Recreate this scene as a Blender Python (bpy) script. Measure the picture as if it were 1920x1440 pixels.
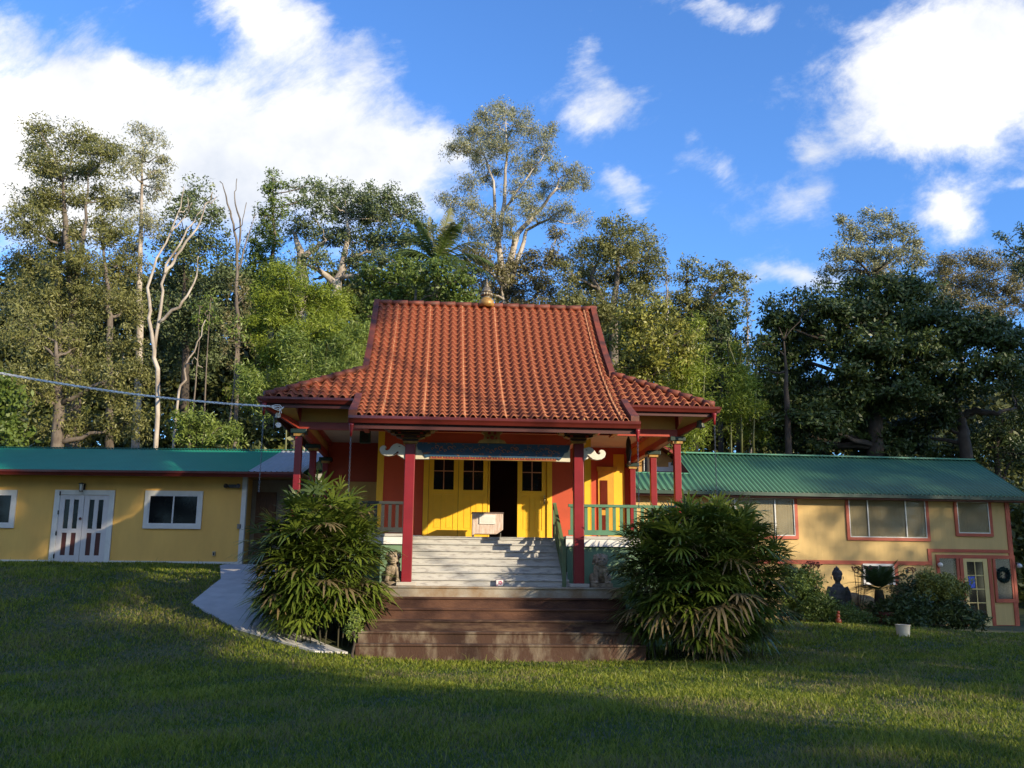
import bpy, bmesh, math, random
import numpy as np
from mathutils import Vector, Matrix
from math import radians as R, sin, cos, pi, tan

for o in list(bpy.data.objects): bpy.data.objects.remove(o)
scene = bpy.context.scene
col = scene.collection
random.seed(7); rng = np.random.default_rng(11)

# ---------------------------------------------------------------- camera
PITCH, ROLL, FPX = R(11.46), 0.0100, 1800.0
EYE = Vector((0, 0, 1.5))
cam = bpy.data.cameras.new("camera"); cam.sensor_width = 36; cam.lens = 36*FPX/1920
cam.clip_start = .1; cam.clip_end = 3000
camo = bpy.data.objects.new("camera", cam); col.objects.link(camo)
CM = Matrix.Rotation(R(90)+PITCH, 3, 'X') @ Matrix.Rotation(ROLL, 3, 'Z')
camo.matrix_world = Matrix.Translation(EYE) @ CM.to_4x4()
scene.camera = camo
scene.render.resolution_x, scene.render.resolution_y = 1024, 768

def ray(px, py):
    return CM @ Vector(((px-960)/FPX, (720-py)/FPX, -1))
def at(px, py, Y):
    d = ray(px, py); return EYE + d*(Y/d.y)

# ---------------------------------------------------------------- light
SUN_AZ, SUN_EL = R(49), R(17.5)       # azimuth from straight behind the camera towards the right
sd = Vector((sin(SUN_AZ)*cos(SUN_EL), -cos(SUN_AZ)*cos(SUN_EL), sin(SUN_EL)))
sl = bpy.data.lights.new("sun", 'SUN'); sl.energy = 5.0; sl.angle = R(.55); sl.color = (1, .84, .60)
so = bpy.data.objects.new("sun", sl); col.objects.link(so)
so.rotation_euler = sd.to_track_quat('Z', 'Y').to_euler()
scene.view_settings.view_transform = 'Standard'; scene.view_settings.look = 'None'
scene.view_settings.exposure = 0.50; scene.view_settings.gamma = 1

world = bpy.data.worlds.new("World"); scene.world = world; world.use_nodes = True
nt = world.node_tree; nt.nodes.clear()
def N(t, nt=nt, **k):
    n = nt.nodes.new(t)
    for a, b in k.items(): setattr(n, a, b)
    return n
def lk(a, b, nt=nt): nt.links.new(a, b)
def M_(op, a, b=None, c=None, nt=nt, clamp=False):
    n = nt.nodes.new('ShaderNodeMath'); n.operation = op; n.use_clamp = clamp
    for i, v in enumerate((a, b, c)):
        if v is None: continue
        if isinstance(v, (int, float)): n.inputs[i].default_value = v
        else: nt.links.new(v, n.inputs[i])
    return n.outputs[0]
sky = N('ShaderNodeTexSky', sky_type='NISHITA', sun_disc=False)
sky.sun_elevation = SUN_EL; sky.sun_rotation = R(180)-SUN_AZ
sky.air_density = 1.0; sky.dust_density = .35; sky.ozone_density = 2.2
tc = N('ShaderNodeTexCoord'); sep = N('ShaderNodeSeparateXYZ'); lk(tc.outputs['Generated'], sep.inputs[0])
yy = M_('MAXIMUM', M_('ABSOLUTE', sep.outputs[1]), .08)
u = M_('DIVIDE', sep.outputs[0], yy); v = M_('DIVIDE', sep.outputs[2], yy)
cmb = N('ShaderNodeCombineXYZ'); lk(u, cmb.inputs[0]); lk(v, cmb.inputs[1])
def noise(vec, scale, detail, rough, nt=nt, dist=0):
    n = nt.nodes.new('ShaderNodeTexNoise'); n.inputs['Scale'].default_value = scale
    n.inputs['Detail'].default_value = detail; n.inputs['Roughness'].default_value = rough
    n.inputs['Distortion'].default_value = dist
    nt.links.new(vec, n.inputs['Vector']); return n
nw = noise(cmb.outputs[0], 9.0, 6, .62)
sw = N('ShaderNodeSeparateXYZ'); lk(nw.outputs['Color'], sw.inputs[0])
uw = M_('MULTIPLY_ADD', M_('SUBTRACT', sw.outputs[0], .5), .12, u)
vw = M_('MULTIPLY_ADD', M_('SUBTRACT', sw.outputs[1], .5), .10, v)
scene.cycles.max_bounces = 6; scene.cycles.diffuse_bounces = 3; scene.cycles.glossy_bounces = 2; scene.cycles.transmission_bounces = 3; scene.cycles.transparent_max_bounces = 6
BL = [(60,110,200,80,.40),(240,150,160,60,.30),(130,330,470,150,1.1),(560,330,360,105,1.2),(300,210,330,80,.65),(60,200,220,110,.6),(730,290,150,60,.55),(650,170,160,90,.6),(520,60,150,90,.75),(440,5,120,60,.6),(690,90,90,60,.35),
      (1112,195,100,65,.8),(1780,150,250,190,1.35),(1900,60,120,150,.8),(1620,150,60,60,.35),(1690,260,90,50,.5),(1782,400,85,52,.95),(1790,455,90,40,.45),(1480,515,135,55,.95),(1400,400,150,40,.34),
      (1170,345,85,55,.6),(1320,295,85,60,.6),(1480,350,120,42,.6),(1540,290,60,36,.5),(1105,110,50,40,.5),(1350,18,160,44,.7),(1190,380,90,60,.4),(1905,355,60,30,.5),(60,50,190,60,.35)]
acc = None
for (px, py, rx, ry, a) in BL:
    d = ray(px, py); cu, cv = d.x/d.y, d.z/d.y; sx, sy = rx/FPX*1.06, ry/FPX*1.06
    du = M_('DIVIDE', M_('SUBTRACT', uw, cu), sx); dv = M_('DIVIDE', M_('SUBTRACT', vw, cv), sy)
    r2 = M_('ADD', M_('MULTIPLY', du, du), M_('MULTIPLY', dv, dv))
    b = M_('MULTIPLY', M_('POWER', 2.718, M_('MULTIPLY', r2, -1.1)), a)
    acc = b if acc is None else M_('ADD', acc, b)
ca, sa = cos(R(28)), sin(R(28)); c2 = N('ShaderNodeCombineXYZ'); lk(M_('ADD', M_('MULTIPLY', u, ca), M_('MULTIPLY', v, sa)), c2.inputs[0]); lk(M_('MULTIPLY', M_('SUBTRACT', M_('MULTIPLY', v, ca), M_('MULTIPLY', u, sa)), 1.7), c2.inputs[1])
n1 = noise(c2.outputs[0], 7.0, 10, .66, dist=.25)
dens = M_('MULTIPLY_ADD', M_('SUBTRACT', n1.outputs['Fac'], .5), 1.85, acc)
bk = N('ShaderNodeMapRange', interpolation_type='SMOOTHSTEP'); lk(sep.outputs[1], bk.inputs[0]); bk.inputs[1].default_value = .15; bk.inputs[2].default_value = -.35
dens = M_('MULTIPLY_ADD', bk.outputs[0], .50, dens)   # unseen cloud added behind the viewpoint for neutral fill light
mr = N('ShaderNodeMapRange', interpolation_type='SMOOTHSTEP'); lk(dens, mr.inputs[0])
mr.inputs[1].default_value = .32; mr.inputs[2].default_value = 1.12
n2 = noise(cmb.outputs[0], 3.5, 6, .6)
cc = N('ShaderNodeMapRange'); lk(n2.outputs['Fac'], cc.inputs[0]); cc.inputs[1].default_value = .3; cc.inputs[2].default_value = .62
ccm = N('ShaderNodeMix', data_type='RGBA'); lk(cc.outputs[0], ccm.inputs[0])
SKS = .13
ccm.inputs[6].default_value = (.50/SKS, .55/SKS, .64/SKS, 1); ccm.inputs[7].default_value = (.92/SKS, .90/SKS, .87/SKS, 1)
tint = N('ShaderNodeMix', data_type='RGBA', blend_type='MULTIPLY'); tint.inputs[0].default_value = 1
lk(sky.outputs[0], tint.inputs[6]); tint.inputs[7].default_value = (.70, 1.10, 1.66, 1)
mx = N('ShaderNodeMix', data_type='RGBA'); lk(mr.outputs[0], mx.inputs[0]); lk(tint.outputs[2], mx.inputs[6]); lk(ccm.outputs[2], mx.inputs[7])
bg = N('ShaderNodeBackground'); bg.inputs[1].default_value = SKS; lk(mx.outputs[2], bg.inputs[0])
wo = N('ShaderNodeOutputWorld'); lk(bg.outputs[0], wo.inputs[0])

# ---------------------------------------------------------------- materials
MATS = {}
def mat(name, c, rough=.6, var=.12, scale=3.0, bump=0.0, bscale=40.0, metal=0.0, c2=None, spec=.5, stretch=(1,1,1), coat=0, thr=(.35,.65)):
    if name in MATS: return MATS[name]
    m = bpy.data.materials.new(name); m.use_nodes = True; t = m.node_tree
    p = t.nodes['Principled BSDF']; p.inputs['Roughness'].default_value = rough; p.inputs['Metallic'].default_value = metal
    p.inputs['Specular IOR Level'].default_value = spec; p.inputs['Coat Weight'].default_value = coat
    co = t.nodes.new('ShaderNodeTexCoord'); mp = t.nodes.new('ShaderNodeMapping'); mp.inputs['Scale'].default_value = stretch
    t.links.new(co.outputs['Object'], mp.inputs[0])
    n = noise(mp.outputs[0], scale, 6, .6, t)
    r = t.nodes.new('ShaderNodeMapRange'); t.links.new(n.outputs['Fac'], r.inputs[0]); r.inputs[1].default_value = thr[0]; r.inputs[2].default_value = thr[1]
    mxx = t.nodes.new('ShaderNodeMix'); mxx.data_type = 'RGBA'; t.links.new(r.outputs[0], mxx.inputs[0])
    c2 = c2 or tuple(x*(1-var*2) for x in c)
    mxx.inputs[6].default_value = (*c2, 1); mxx.inputs[7].default_value = (*c, 1)
    t.links.new(mxx.outputs[2], p.inputs['Base Color'])
    if bump:
        nb = noise(mp.outputs[0], bscale, 4, .6, t); b = t.nodes.new('ShaderNodeBump'); b.inputs['Strength'].default_value = bump
        b.inputs['Distance'].default_value = .02; t.links.new(nb.outputs['Fac'], b.inputs['Height']); t.links.new(b.outputs[0], p.inputs['Normal'])
    MATS[name] = m; return m
def leafmat(name, c1, c2, trans=.35, rough=.45, c3=None, spec=.4):
    m = bpy.data.materials.new(name); m.use_nodes = True; t = m.node_tree; p = t.nodes['Principled BSDF']
    a = t.nodes.new('ShaderNodeAttribute'); a.attribute_name = 'v'
    rp = t.nodes.new('ShaderNodeValToRGB'); t.links.new(a.outputs['Fac'], rp.inputs[0])
    rp.color_ramp.elements[0].color = (*c1, 1); rp.color_ramp.elements[1].color = (*c2, 1); rp.color_ramp.elements[1].position = .85
    if c3: e = rp.color_ramp.elements.new(.95); e.color = (*c3, 1)
    t.links.new(rp.outputs[0], p.inputs['Base Color']); p.inputs['Roughness'].default_value = rough; p.inputs['Specular IOR Level'].default_value = spec
    tr = t.nodes.new('ShaderNodeBsdfTranslucent'); t.links.new(rp.outputs[0], tr.inputs[0])
    ms = t.nodes.new('ShaderNodeMixShader'); ms.inputs[0].default_value = trans
    t.links.new(p.outputs[0], ms.inputs[1]); t.links.new(tr.outputs[0], ms.inputs[2]); t.links.new(ms.outputs[0], t.nodes['Material Output'].inputs[0])
    return m
def attrmat(name, c1, c2, rough=.5, bump=.2, coat=0, spec=.5):
    m = bpy.data.materials.new(name); m.use_nodes = True; t = m.node_tree; p = t.nodes['Principled BSDF']
    a = t.nodes.new('ShaderNodeAttribute'); a.attribute_name = 'v'
    co = t.nodes.new('ShaderNodeTexCoord'); n = noise(co.outputs['Object'], 2.2, 7, .65, t)
    f = M_('ADD', M_('MULTIPLY', a.outputs['Fac'], .75), M_('MULTIPLY', n.outputs['Fac'], .75), nt=t)
    r = t.nodes.new('ShaderNodeMapRange'); t.links.new(f, r.inputs[0]); r.inputs[1].default_value = .35; r.inputs[2].default_value = 1.15
    mxx = t.nodes.new('ShaderNodeMix'); mxx.data_type = 'RGBA'; t.links.new(r.outputs[0], mxx.inputs[0])
    mxx.inputs[6].default_value = (*c1, 1); mxx.inputs[7].default_value = (*c2, 1)
    m3 = t.nodes.new('ShaderNodeMix'); m3.data_type = 'RGBA'; t.links.new(M_('GREATER_THAN', a.outputs['Fac'], 1.5, nt=t), m3.inputs[0]); t.links.new(mxx.outputs[2], m3.inputs[6]); m3.inputs[7].default_value = (.36,.13,.06,1); t.links.new(m3.outputs[2], p.inputs['Base Color'])  # third colour is a painted highlight along the tile lips
    p.inputs['Roughness'].default_value = rough; p.inputs['Coat Weight'].default_value = coat; p.inputs['Specular IOR Level'].default_value = spec
    nb = noise(co.outputs['Object'], 60, 4, .6, t); b = t.nodes.new('ShaderNodeBump'); b.inputs['Strength'].default_value = bump; b.inputs['Distance'].default_value = .01
    t.links.new(nb.outputs['Fac'], b.inputs['Height']); t.links.new(b.outputs[0], p.inputs['Normal'])
    return m
def glassmat(name, tint=.02, op=.35):
    m = bpy.data.materials.new(name); m.use_nodes = True; t = m.node_tree
    p = t.nodes['Principled BSDF']; p.inputs['Base Color'].default_value = (tint, tint, tint, 1); p.inputs['Roughness'].default_value = .04
    tr = t.nodes.new('ShaderNodeBsdfTransparent'); ms = t.nodes.new('ShaderNodeMixShader'); ms.inputs[0].default_value = op
    t.links.new(tr.outputs[0], ms.inputs[1]); t.links.new(p.outputs[0], ms.inputs[2]); t.links.new(ms.outputs[0], t.nodes['Material Output'].inputs[0])
    return m
Y_T  = mat('temple yellow paint', (.84,.50,.02), .45, .06, 2.5, .05, 60)
RED_W= mat('vermilion wall paint', (.50,.068,.022), .55, .08, 2)
CRIM = mat('crimson paint', (.235,.011,.017), .35, .10, 3, .05, 30)
BRED = mat('beam red paint', (.42,.05,.025), .45, .1, 3)
OCH  = mat('ochre panel', (.66,.40,.10), .6, .1, 2, .1, 30)
CREAM= mat('cream ceiling', (.62,.52,.36), .7, .06, 2)
GUT  = mat('maroon gutter', (.115,.018,.014), .28, .1, 3, coat=.3)
RIDGE= mat('terracotta cap', (.22,.050,.022), .65, .15, 4, .3, 30, c2=(.075,.025,.016))
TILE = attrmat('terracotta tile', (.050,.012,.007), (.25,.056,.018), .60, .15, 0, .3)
MORT = mat('pale mortar', (.50,.27,.14), .7, .2, 12, .4, 40, c2=(.40,.12,.05))
WHT  = mat('white paint', (.74,.74,.72), .5, .06, 4)
GREY = mat('worn grey stair paint', (.46,.45,.42), .6, .1, 5, .2, 30, c2=(.24,.22,.21), stretch=(1,1,4), thr=(.28,.5))
CONC = mat('pale concrete', (.42,.41,.39), .85, .08, 5, .35, 60, c2=(.30,.29,.28))
GRN  = mat('green rail paint', (.075,.20,.115), .5, .1, 4)
DGRN = mat('dark green paint', (.012,.035,.028), .4, .1, 4)
GOLD = mat('gold paint', (.50,.29,.06), .45, .15, 8, metal=.25, c2=(.25,.14,.05))
BLUE = mat('painted blue beam', (.012,.060,.125), .5, .1, 9, c2=(.36,.12,.03), thr=(.36,.42), stretch=(1,1,1.6))
DARK = mat('dark interior', (.02,.012,.010), .7)
STONE= mat('carved pale stone', (.42,.34,.24), .85, .15, 9, .6, 50, c2=(.16,.12,.08))
GSTON= mat('grey carved stone', (.13,.125,.12), .8, .15, 9, .6, 50, c2=(.05,.05,.05))
BLK  = mat('black metal', (.012,.012,.013), .35)
WOOD = mat('brown wood', (.17,.075,.028), .6, .2, 5, .2, 30, stretch=(6,6,1))
GLS  = glassmat('window glass', .015, .22)
DGLS = mat('dark glass', (.010,.011,.012), .06, .1, 2, spec=.35)
REDT = mat('orange red trim', (.44,.082,.038), .55, .08, 5)
TERRA= mat('terracotta pot', (.30,.08,.04), .7, .1, 5)

# ---------------------------------------------------------------- mesh helpers
class MB:
    def __init__(s): s.v = []; s.f = []
    def add(s, vs, fs):
        b = len(s.v); s.v += [tuple(p) for p in vs]; s.f += [tuple(i+b for i in f) for f in fs]; return s
    def box(s, x0, x1, y0, y1, z0, z1):
        if x0 > x1: x0, x1 = x1, x0
        if y0 > y1: y0, y1 = y1, y0
        if z0 > z1: z0, z1 = z1, z0
        return s.add([(x0,y0,z0),(x1,y0,z0),(x1,y1,z0),(x0,y1,z0),(x0,y0,z1),(x1,y0,z1),(x1,y1,z1),(x0,y1,z1)],
                     [(0,3,2,1),(4,5,6,7),(0,1,5,4),(1,2,6,5),(2,3,7,6),(3,0,4,7)])
    def beam(s, p, q, w, h, up=(0,0,1)):
        p, q = Vector(p), Vector(q); d = (q-p).normalized(); u_ = Vector(up)
        sx = d.cross(u_).normalized()*w/2; sz = sx.cross(d).normalized()*h/2
        vs = [p-sx-sz, p+sx-sz, p+sx+sz, p-sx+sz, q-sx-sz, q+sx-sz, q+sx+sz, q-sx+sz]
        return s.add(vs, [(0,1,2,3),(7,6,5,4),(0,4,5,1),(1,5,6,2),(2,6,7,3),(3,7,4,0)])
    def tube(s, pts, rad, n=8, cap=True):
        pts = [Vector(p) for p in pts]; m = len(pts)
        if not hasattr(rad, '__len__'): rad = [rad]*m
        b = len(s.v); ref = None
        for i, p in enumerate(pts):
            d = (pts[min(i+1, m-1)]-pts[max(i-1, 0)])
            d = d.normalized() if d.length > 1e-9 else Vector((0,0,1))
            if ref is None: ref = Vector((1,0,0)) if abs(d.x) < .9 else Vector((0,1,0))
            a = (ref-d*ref.dot(d)).normalized(); c = d.cross(a); ref = a
            for k in range(n):
                t = 2*pi*k/n; s.v.append(tuple(p+(a*cos(t)+c*sin(t))*rad[i]))
        for i in range(m-1):
            for k in range(n):
                k2 = (k+1) % n; s.f.append((b+i*n+k, b+i*n+k2, b+(i+1)*n+k2, b+(i+1)*n+k))
        if cap: s.f.append(tuple(b+k for k in range(n))[::-1]); s.f.append(tuple(b+(m-1)*n+k for k in range(n)))
        return s
    def lathe(s, prof, n=24, c=(0,0,0)):
        b = len(s.v)
        for r, z in prof:
            for k in range(n): t = 2*pi*k/n; s.v.append((c[0]+r*cos(t), c[1]+r*sin(t), c[2]+z))
        for i in range(len(prof)-1):
            for k in range(n): k2 = (k+1) % n; s.f.append((b+i*n+k, b+i*n+k2, b+(i+1)*n+k2, b+(i+1)*n+k))
        s.f.append(tuple(b+k for k in range(n))[::-1]); s.f.append(tuple(b+(len(prof)-1)*n+k for k in range(n)))
        return s
    def ell(s, c, r, n=12, rot=None):
        b = len(s.v); m = n//2+1; rm = rot or Matrix.Identity(3)
        for i in range(m+1):
            ph = pi*i/m
            for k in range(n):
                t = 2*pi*k/n; q = rm @ Vector((r[0]*sin(ph)*cos(t), r[1]*sin(ph)*sin(t), r[2]*cos(ph)))
                s.v.append((c[0]+q.x, c[1]+q.y, c[2]+q.z))
        for i in range(m):
            for k in range(n): k2 = (k+1) % n; s.f.append((b+i*n+k, b+(i+1)*n+k, b+(i+1)*n+k2, b+i*n+k2))
        return s
    def prism_xz(s, poly, y0, y1):       # outline in x,z extruded along y
        n = len(poly); a = sum(poly[i][0]*poly[(i+1)%n][1]-poly[(i+1)%n][0]*poly[i][1] for i in range(n))
        if a < 0: poly = poly[::-1]
        vs = [(x,y0,z) for x,z in poly]+[(x,y1,z) for x,z in poly]
        fs = [tuple(range(n)), tuple(range(2*n-1, n-1, -1))]+[(i, i+n, (i+1)%n+n, (i+1)%n) for i in range(n)]
        return s.add(vs, fs)
    def prism_yz(s, poly, x0, x1):
        n = len(poly); vs = [(x0,y,z) for y,z in poly]+[(x1,y,z) for y,z in poly]
        fs = [tuple(range(n))[::-1], tuple(range(n, 2*n))]+[((i+1)%n, (i+1)%n+n, i+n, i) for i in range(n)]
        return s.add(vs, fs)
    def build(s, name, m, parent=None, smooth=False, bevel=0, remesh=0, seg=2, split=False):
        if split:
            par = list(range(len(s.v)))
            def fd(i):
                while par[i] != i: par[i] = par[par[i]]; i = par[i]
                return i
            for f in s.f:
                for i in f[1:]: par[fd(i)] = fd(f[0])
            comps = {}
            for f in s.f: comps.setdefault(fd(f[0]), []).append(f)
            last = None
            for fs in comps.values():
                ids = sorted({i for f in fs for i in f}); mp = {i: k for k, i in enumerate(ids)}; q = MB(); q.v = [s.v[i] for i in ids]; q.f = [tuple(mp[i] for i in f) for f in fs]
                last = q.build(name, m, parent, smooth, bevel, remesh, seg)
            return last
        me = bpy.data.meshes.new(name); me.from_pydata(s.v, [], s.f)
        bm = bmesh.new(); bm.from_mesh(me); bmesh.ops.recalc_face_normals(bm, faces=bm.faces); bm.to_mesh(me); bm.free()
        me.materials.append(m)
        o = bpy.data.objects.new(name, me); col.objects.link(o)
        if parent: o.parent = parent
        if remesh:
            md = o.modifiers.new('r', 'REMESH'); md.mode = 'VOXEL'; md.voxel_size = remesh; md.use_smooth_shade = True
            md = o.modifiers.new('s', 'SMOOTH'); md.iterations = 4
        if smooth:
            for p in me.polygons: p.use_smooth = True
        if bevel:
            md = o.modifiers.new('b', 'BEVEL'); md.width = bevel; md.segments = seg; md.limit_method = 'ANGLE'
        return o
def npmesh(name, V, F, m, parent=None, var=None, smooth=False):
    """V (n,3), F (k,q) integer array, var per-face value"""
    me = bpy.data.meshes.new(name); V = np.asarray(V, np.float32); F = np.asarray(F, np.int32); k, q = F.shape
    me.vertices.add(len(V)); me.vertices.foreach_set('co', V.ravel())
    me.loops.add(k*q); me.loops.foreach_set('vertex_index', F.ravel())
    me.polygons.add(k); me.polygons.foreach_set('loop_start', np.arange(0, k*q, q, dtype=np.int32)); me.polygons.foreach_set('loop_total', np.full(k, q, np.int32))
    if smooth: me.polygons.foreach_set('use_smooth', np.ones(k, bool))
    me.update(calc_edges=True)
    if var is not None:
        a = me.attributes.new('v', 'FLOAT', 'FACE'); a.data.foreach_set('value', np.asarray(var, np.float32))
    me.materials.append(m)
    o = bpy.data.objects.new(name, me); col.objects.link(o)
    if parent: o.parent = parent
    return o
def tag(o, label=None, cat=None, group=None, kind=None):
    if label: o['label'] = label
    if cat: o['category'] = cat
    if group: o['group'] = group
    if kind: o['kind'] = kind
    return o
def thing(name, label, cat, loc=(0,0,0), rz=0, group=None):
    o = bpy.data.objects.new(name, None); col.objects.link(o); o.location = loc; o.rotation_euler = (0,0,rz); o.empty_display_size = .2
    return tag(o, label, cat, group)
def copy_tree(o, parent=None):
    c = o.copy(); col.objects.link(c)
    if parent: c.parent = parent
    for ch in [k for k in col.objects if k.parent == o]: copy_tree(ch, c)
    return c
class Frame:
    def __init__(s, origin, yaw):
        s.o = Vector(origin); s.yaw = yaw; s.x = Vector((cos(yaw), sin(yaw), 0)); s.y = Vector((-sin(yaw), cos(yaw), 0))
    def hit(s, px, py, yl=0.0):
        d = ray(px, py); t = (yl-(EYE-s.o).dot(s.y))/d.dot(s.y); p = EYE+d*t
        return ((p-s.o).dot(s.x), p.z-s.o.z)
    def w(s, x, y, z): return s.o+s.x*x+s.y*y+Vector((0,0,z))
def sm(t): t = np.clip(t, 0, 1); return t*t*(3-2*t)

# ---------------------------------------------------------------- terrain
def terrain(x, y):
    x = np.asarray(x, float); y = np.asarray(y, float)
    h = 1.78*sm((y-14.5)/12.5)*sm((-x-1.5)/4.0)
    h = h + (.16*sm((y-14)/10)+.34*np.exp(-(((x-7.0)/4.2)**2+((y-24.5)/3.0)**2)))*sm((x-1)/4)
    h = h + np.clip(y-34, 0, None)*.16*sm((y-34)/6)
    h = h - .05*np.clip(4-y, 0, 30)*.2 + .03*np.sin(x*.7+1)*np.sin(y*.6)*sm((17-y)/6)
    return h
def tz(x, y): return float(terrain(x, y))
def ground(px, py, y0=5, y1=34):
    d = ray(px, py); Y = y0
    while Y < y1:
        p = EYE+d*(Y/d.y)
        if p.z <= tz(p.x, p.y): return p
        Y += .02
    return EYE+d*(y1/d.y)
xs = np.concatenate([np.linspace(-160,-22,20), np.linspace(-20,22,127), np.linspace(24,160,20)])
ys = np.concatenate([np.linspace(-80,2,18), np.linspace(3,34,94), np.linspace(35,190,40)])
X, Yg = np.meshgrid(xs, ys); Z = terrain(X, Yg)
V = np.stack([X.ravel(), Yg.ravel(), Z.ravel()], 1); nx, ny = len(xs), len(ys)
I, J = np.meshgrid(np.arange(nx-1), np.arange(ny-1)); b = (J*nx+I).ravel()
GM = mat('lawn soil and turf', (.035,.055,.012), .95, .1, 1.1, .5, 40, c2=(.070,.075,.022), thr=(.4,.62))
tag(npmesh('ground', V, np.stack([b, b+1, b+1+nx, b+nx], 1), GM, smooth=True), kind='structure')
# ================================================================ TEMPLE
TF = Frame((-.40, 20.2, 0), R(4.2))
H = TF.hit
LAND, DECK = 1.335, 2.42
T = thing('temple', 'small red and yellow temple with a curved terracotta tile roof and porch', 'temple', TF.o, TF.yaw)
# roof profile: local y, z
PY = np.array([-.95, .10, 1.6, 2.8, 4.3]); PZ = np.array([4.66, 5.19, 6.17, 7.10, 8.52])
_c = np.polyfit(PY, PZ, 3)
def rz_(y): return float(np.interp(y, PY, PZ)*.35+np.polyval(_c, y)*.65)
HW, EX, EY0, EY1, GX0, GX1, RY = 2.86, 4.83, .10, 8.5, 1.6, 7.0, 4.3
def prof_front(y0=-.95, y1=4.3, n=60): return [(y, rz_(y)) for y in np.linspace(y1, y0, n)]
def tiles(name, label_mat, u0, u1, prof, mapf, parent, ncol, row=.25, clip=None, seams=None):
    """prof: list of (d,z) from the top down; mapf(u,d,z)->xyz"""
    P = np.array(prof); seg = np.hypot(*np.diff(P, axis=0).T); S = np.concatenate([[0], np.cumsum(seg)])
    nr = max(1, int(round(S[-1]/row))); ss = np.linspace(0, S[-1], nr+1)
    d = np.interp(ss, S, P[:,0]); z = np.interp(ss, S, P[:,1])
    K = 10; us = np.linspace(u0, u1, ncol*K+1); ph = (np.arange(ncol*K+1) % K)/K
    h = np.where(ph < .62, 0.080*np.sin(np.pi*np.clip(ph/.62, 0, 1))**.8, -.012*np.sin(np.pi*np.clip((ph-.62)/.38, 0, 1)))
    V = []; F = []; var = []; n = len(us); tv = rng.random((nr, ncol))
    for i in range(nr):
        o1, o2 = .0, .045
        jit = 0
        for (dd, zz, o) in ((d[i], z[i], o1), (d[i+1]+(d[i+1]-d[i])*.10, z[i+1]+(z[i+1]-z[i])*.10, o2)):
            for j in range(n): V.append(mapf(us[j], dd, zz+h[j]+o))
        b = i*3*n
        for j in range(n): # lip
            V.append(mapf(us[j], d[i+1]+(d[i+1]-d[i])*.10, z[i+1]+(z[i+1]-z[i])*.10+h[j]+o2-.020))
        for j in range(n-1):
            F.append((b+j, b+j+1, b+n+j+1, b+n+j)); var.append(tv[i, j//K])
            F.append((b+n+j, b+n+j+1, b+2*n+j+1, b+2*n+j)); var.append(2.0)  # lip faces take the paler colour, a light edge painted on each tile
    o = npmesh(name, V, F, TILE, parent, var)
    bm = bmesh.new(); bm.from_mesh(o.data)
    if clip:
        for (co, no) in clip:
            bmesh.ops.bisect_plane(bm, geom=bm.verts[:]+bm.edges[:]+bm.faces[:], plane_co=co, plane_no=no, clear_outer=True)
    bmesh.ops.recalc_face_normals(bm, faces=bm.faces); bm.to_mesh(o.data); bm.free()
    return o
idm = lambda u_, d, z: (u_, d, z)
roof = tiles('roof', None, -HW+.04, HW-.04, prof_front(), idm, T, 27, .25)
roof['label'] = 'curved terracotta tile roof sweeping down over the porch'
backp = [(2*RY-y, z) for y, z in prof_front(y0=EY0)]
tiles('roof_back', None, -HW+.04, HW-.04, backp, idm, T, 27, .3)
# seams of pale mortar up the roof
for i, x in enumerate((-2.30,-1.46,-.62,.22,1.03,1.83,2.62)):
    q = MB(); pr = prof_front(n=110)
    for k in range(len(pr)-1):
        (ya, za), (yb, zb) = pr[k], pr[k+1]; w = .016+.008*random.random()
        q.box(x-w, x+w, min(ya, yb)+.012, max(ya, yb)-.004, min(za, zb)+.020, min(za, zb)+.088+.012*(k % 5 == 0))
    q.build('mortar_seam', MORT, roof)
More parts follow.
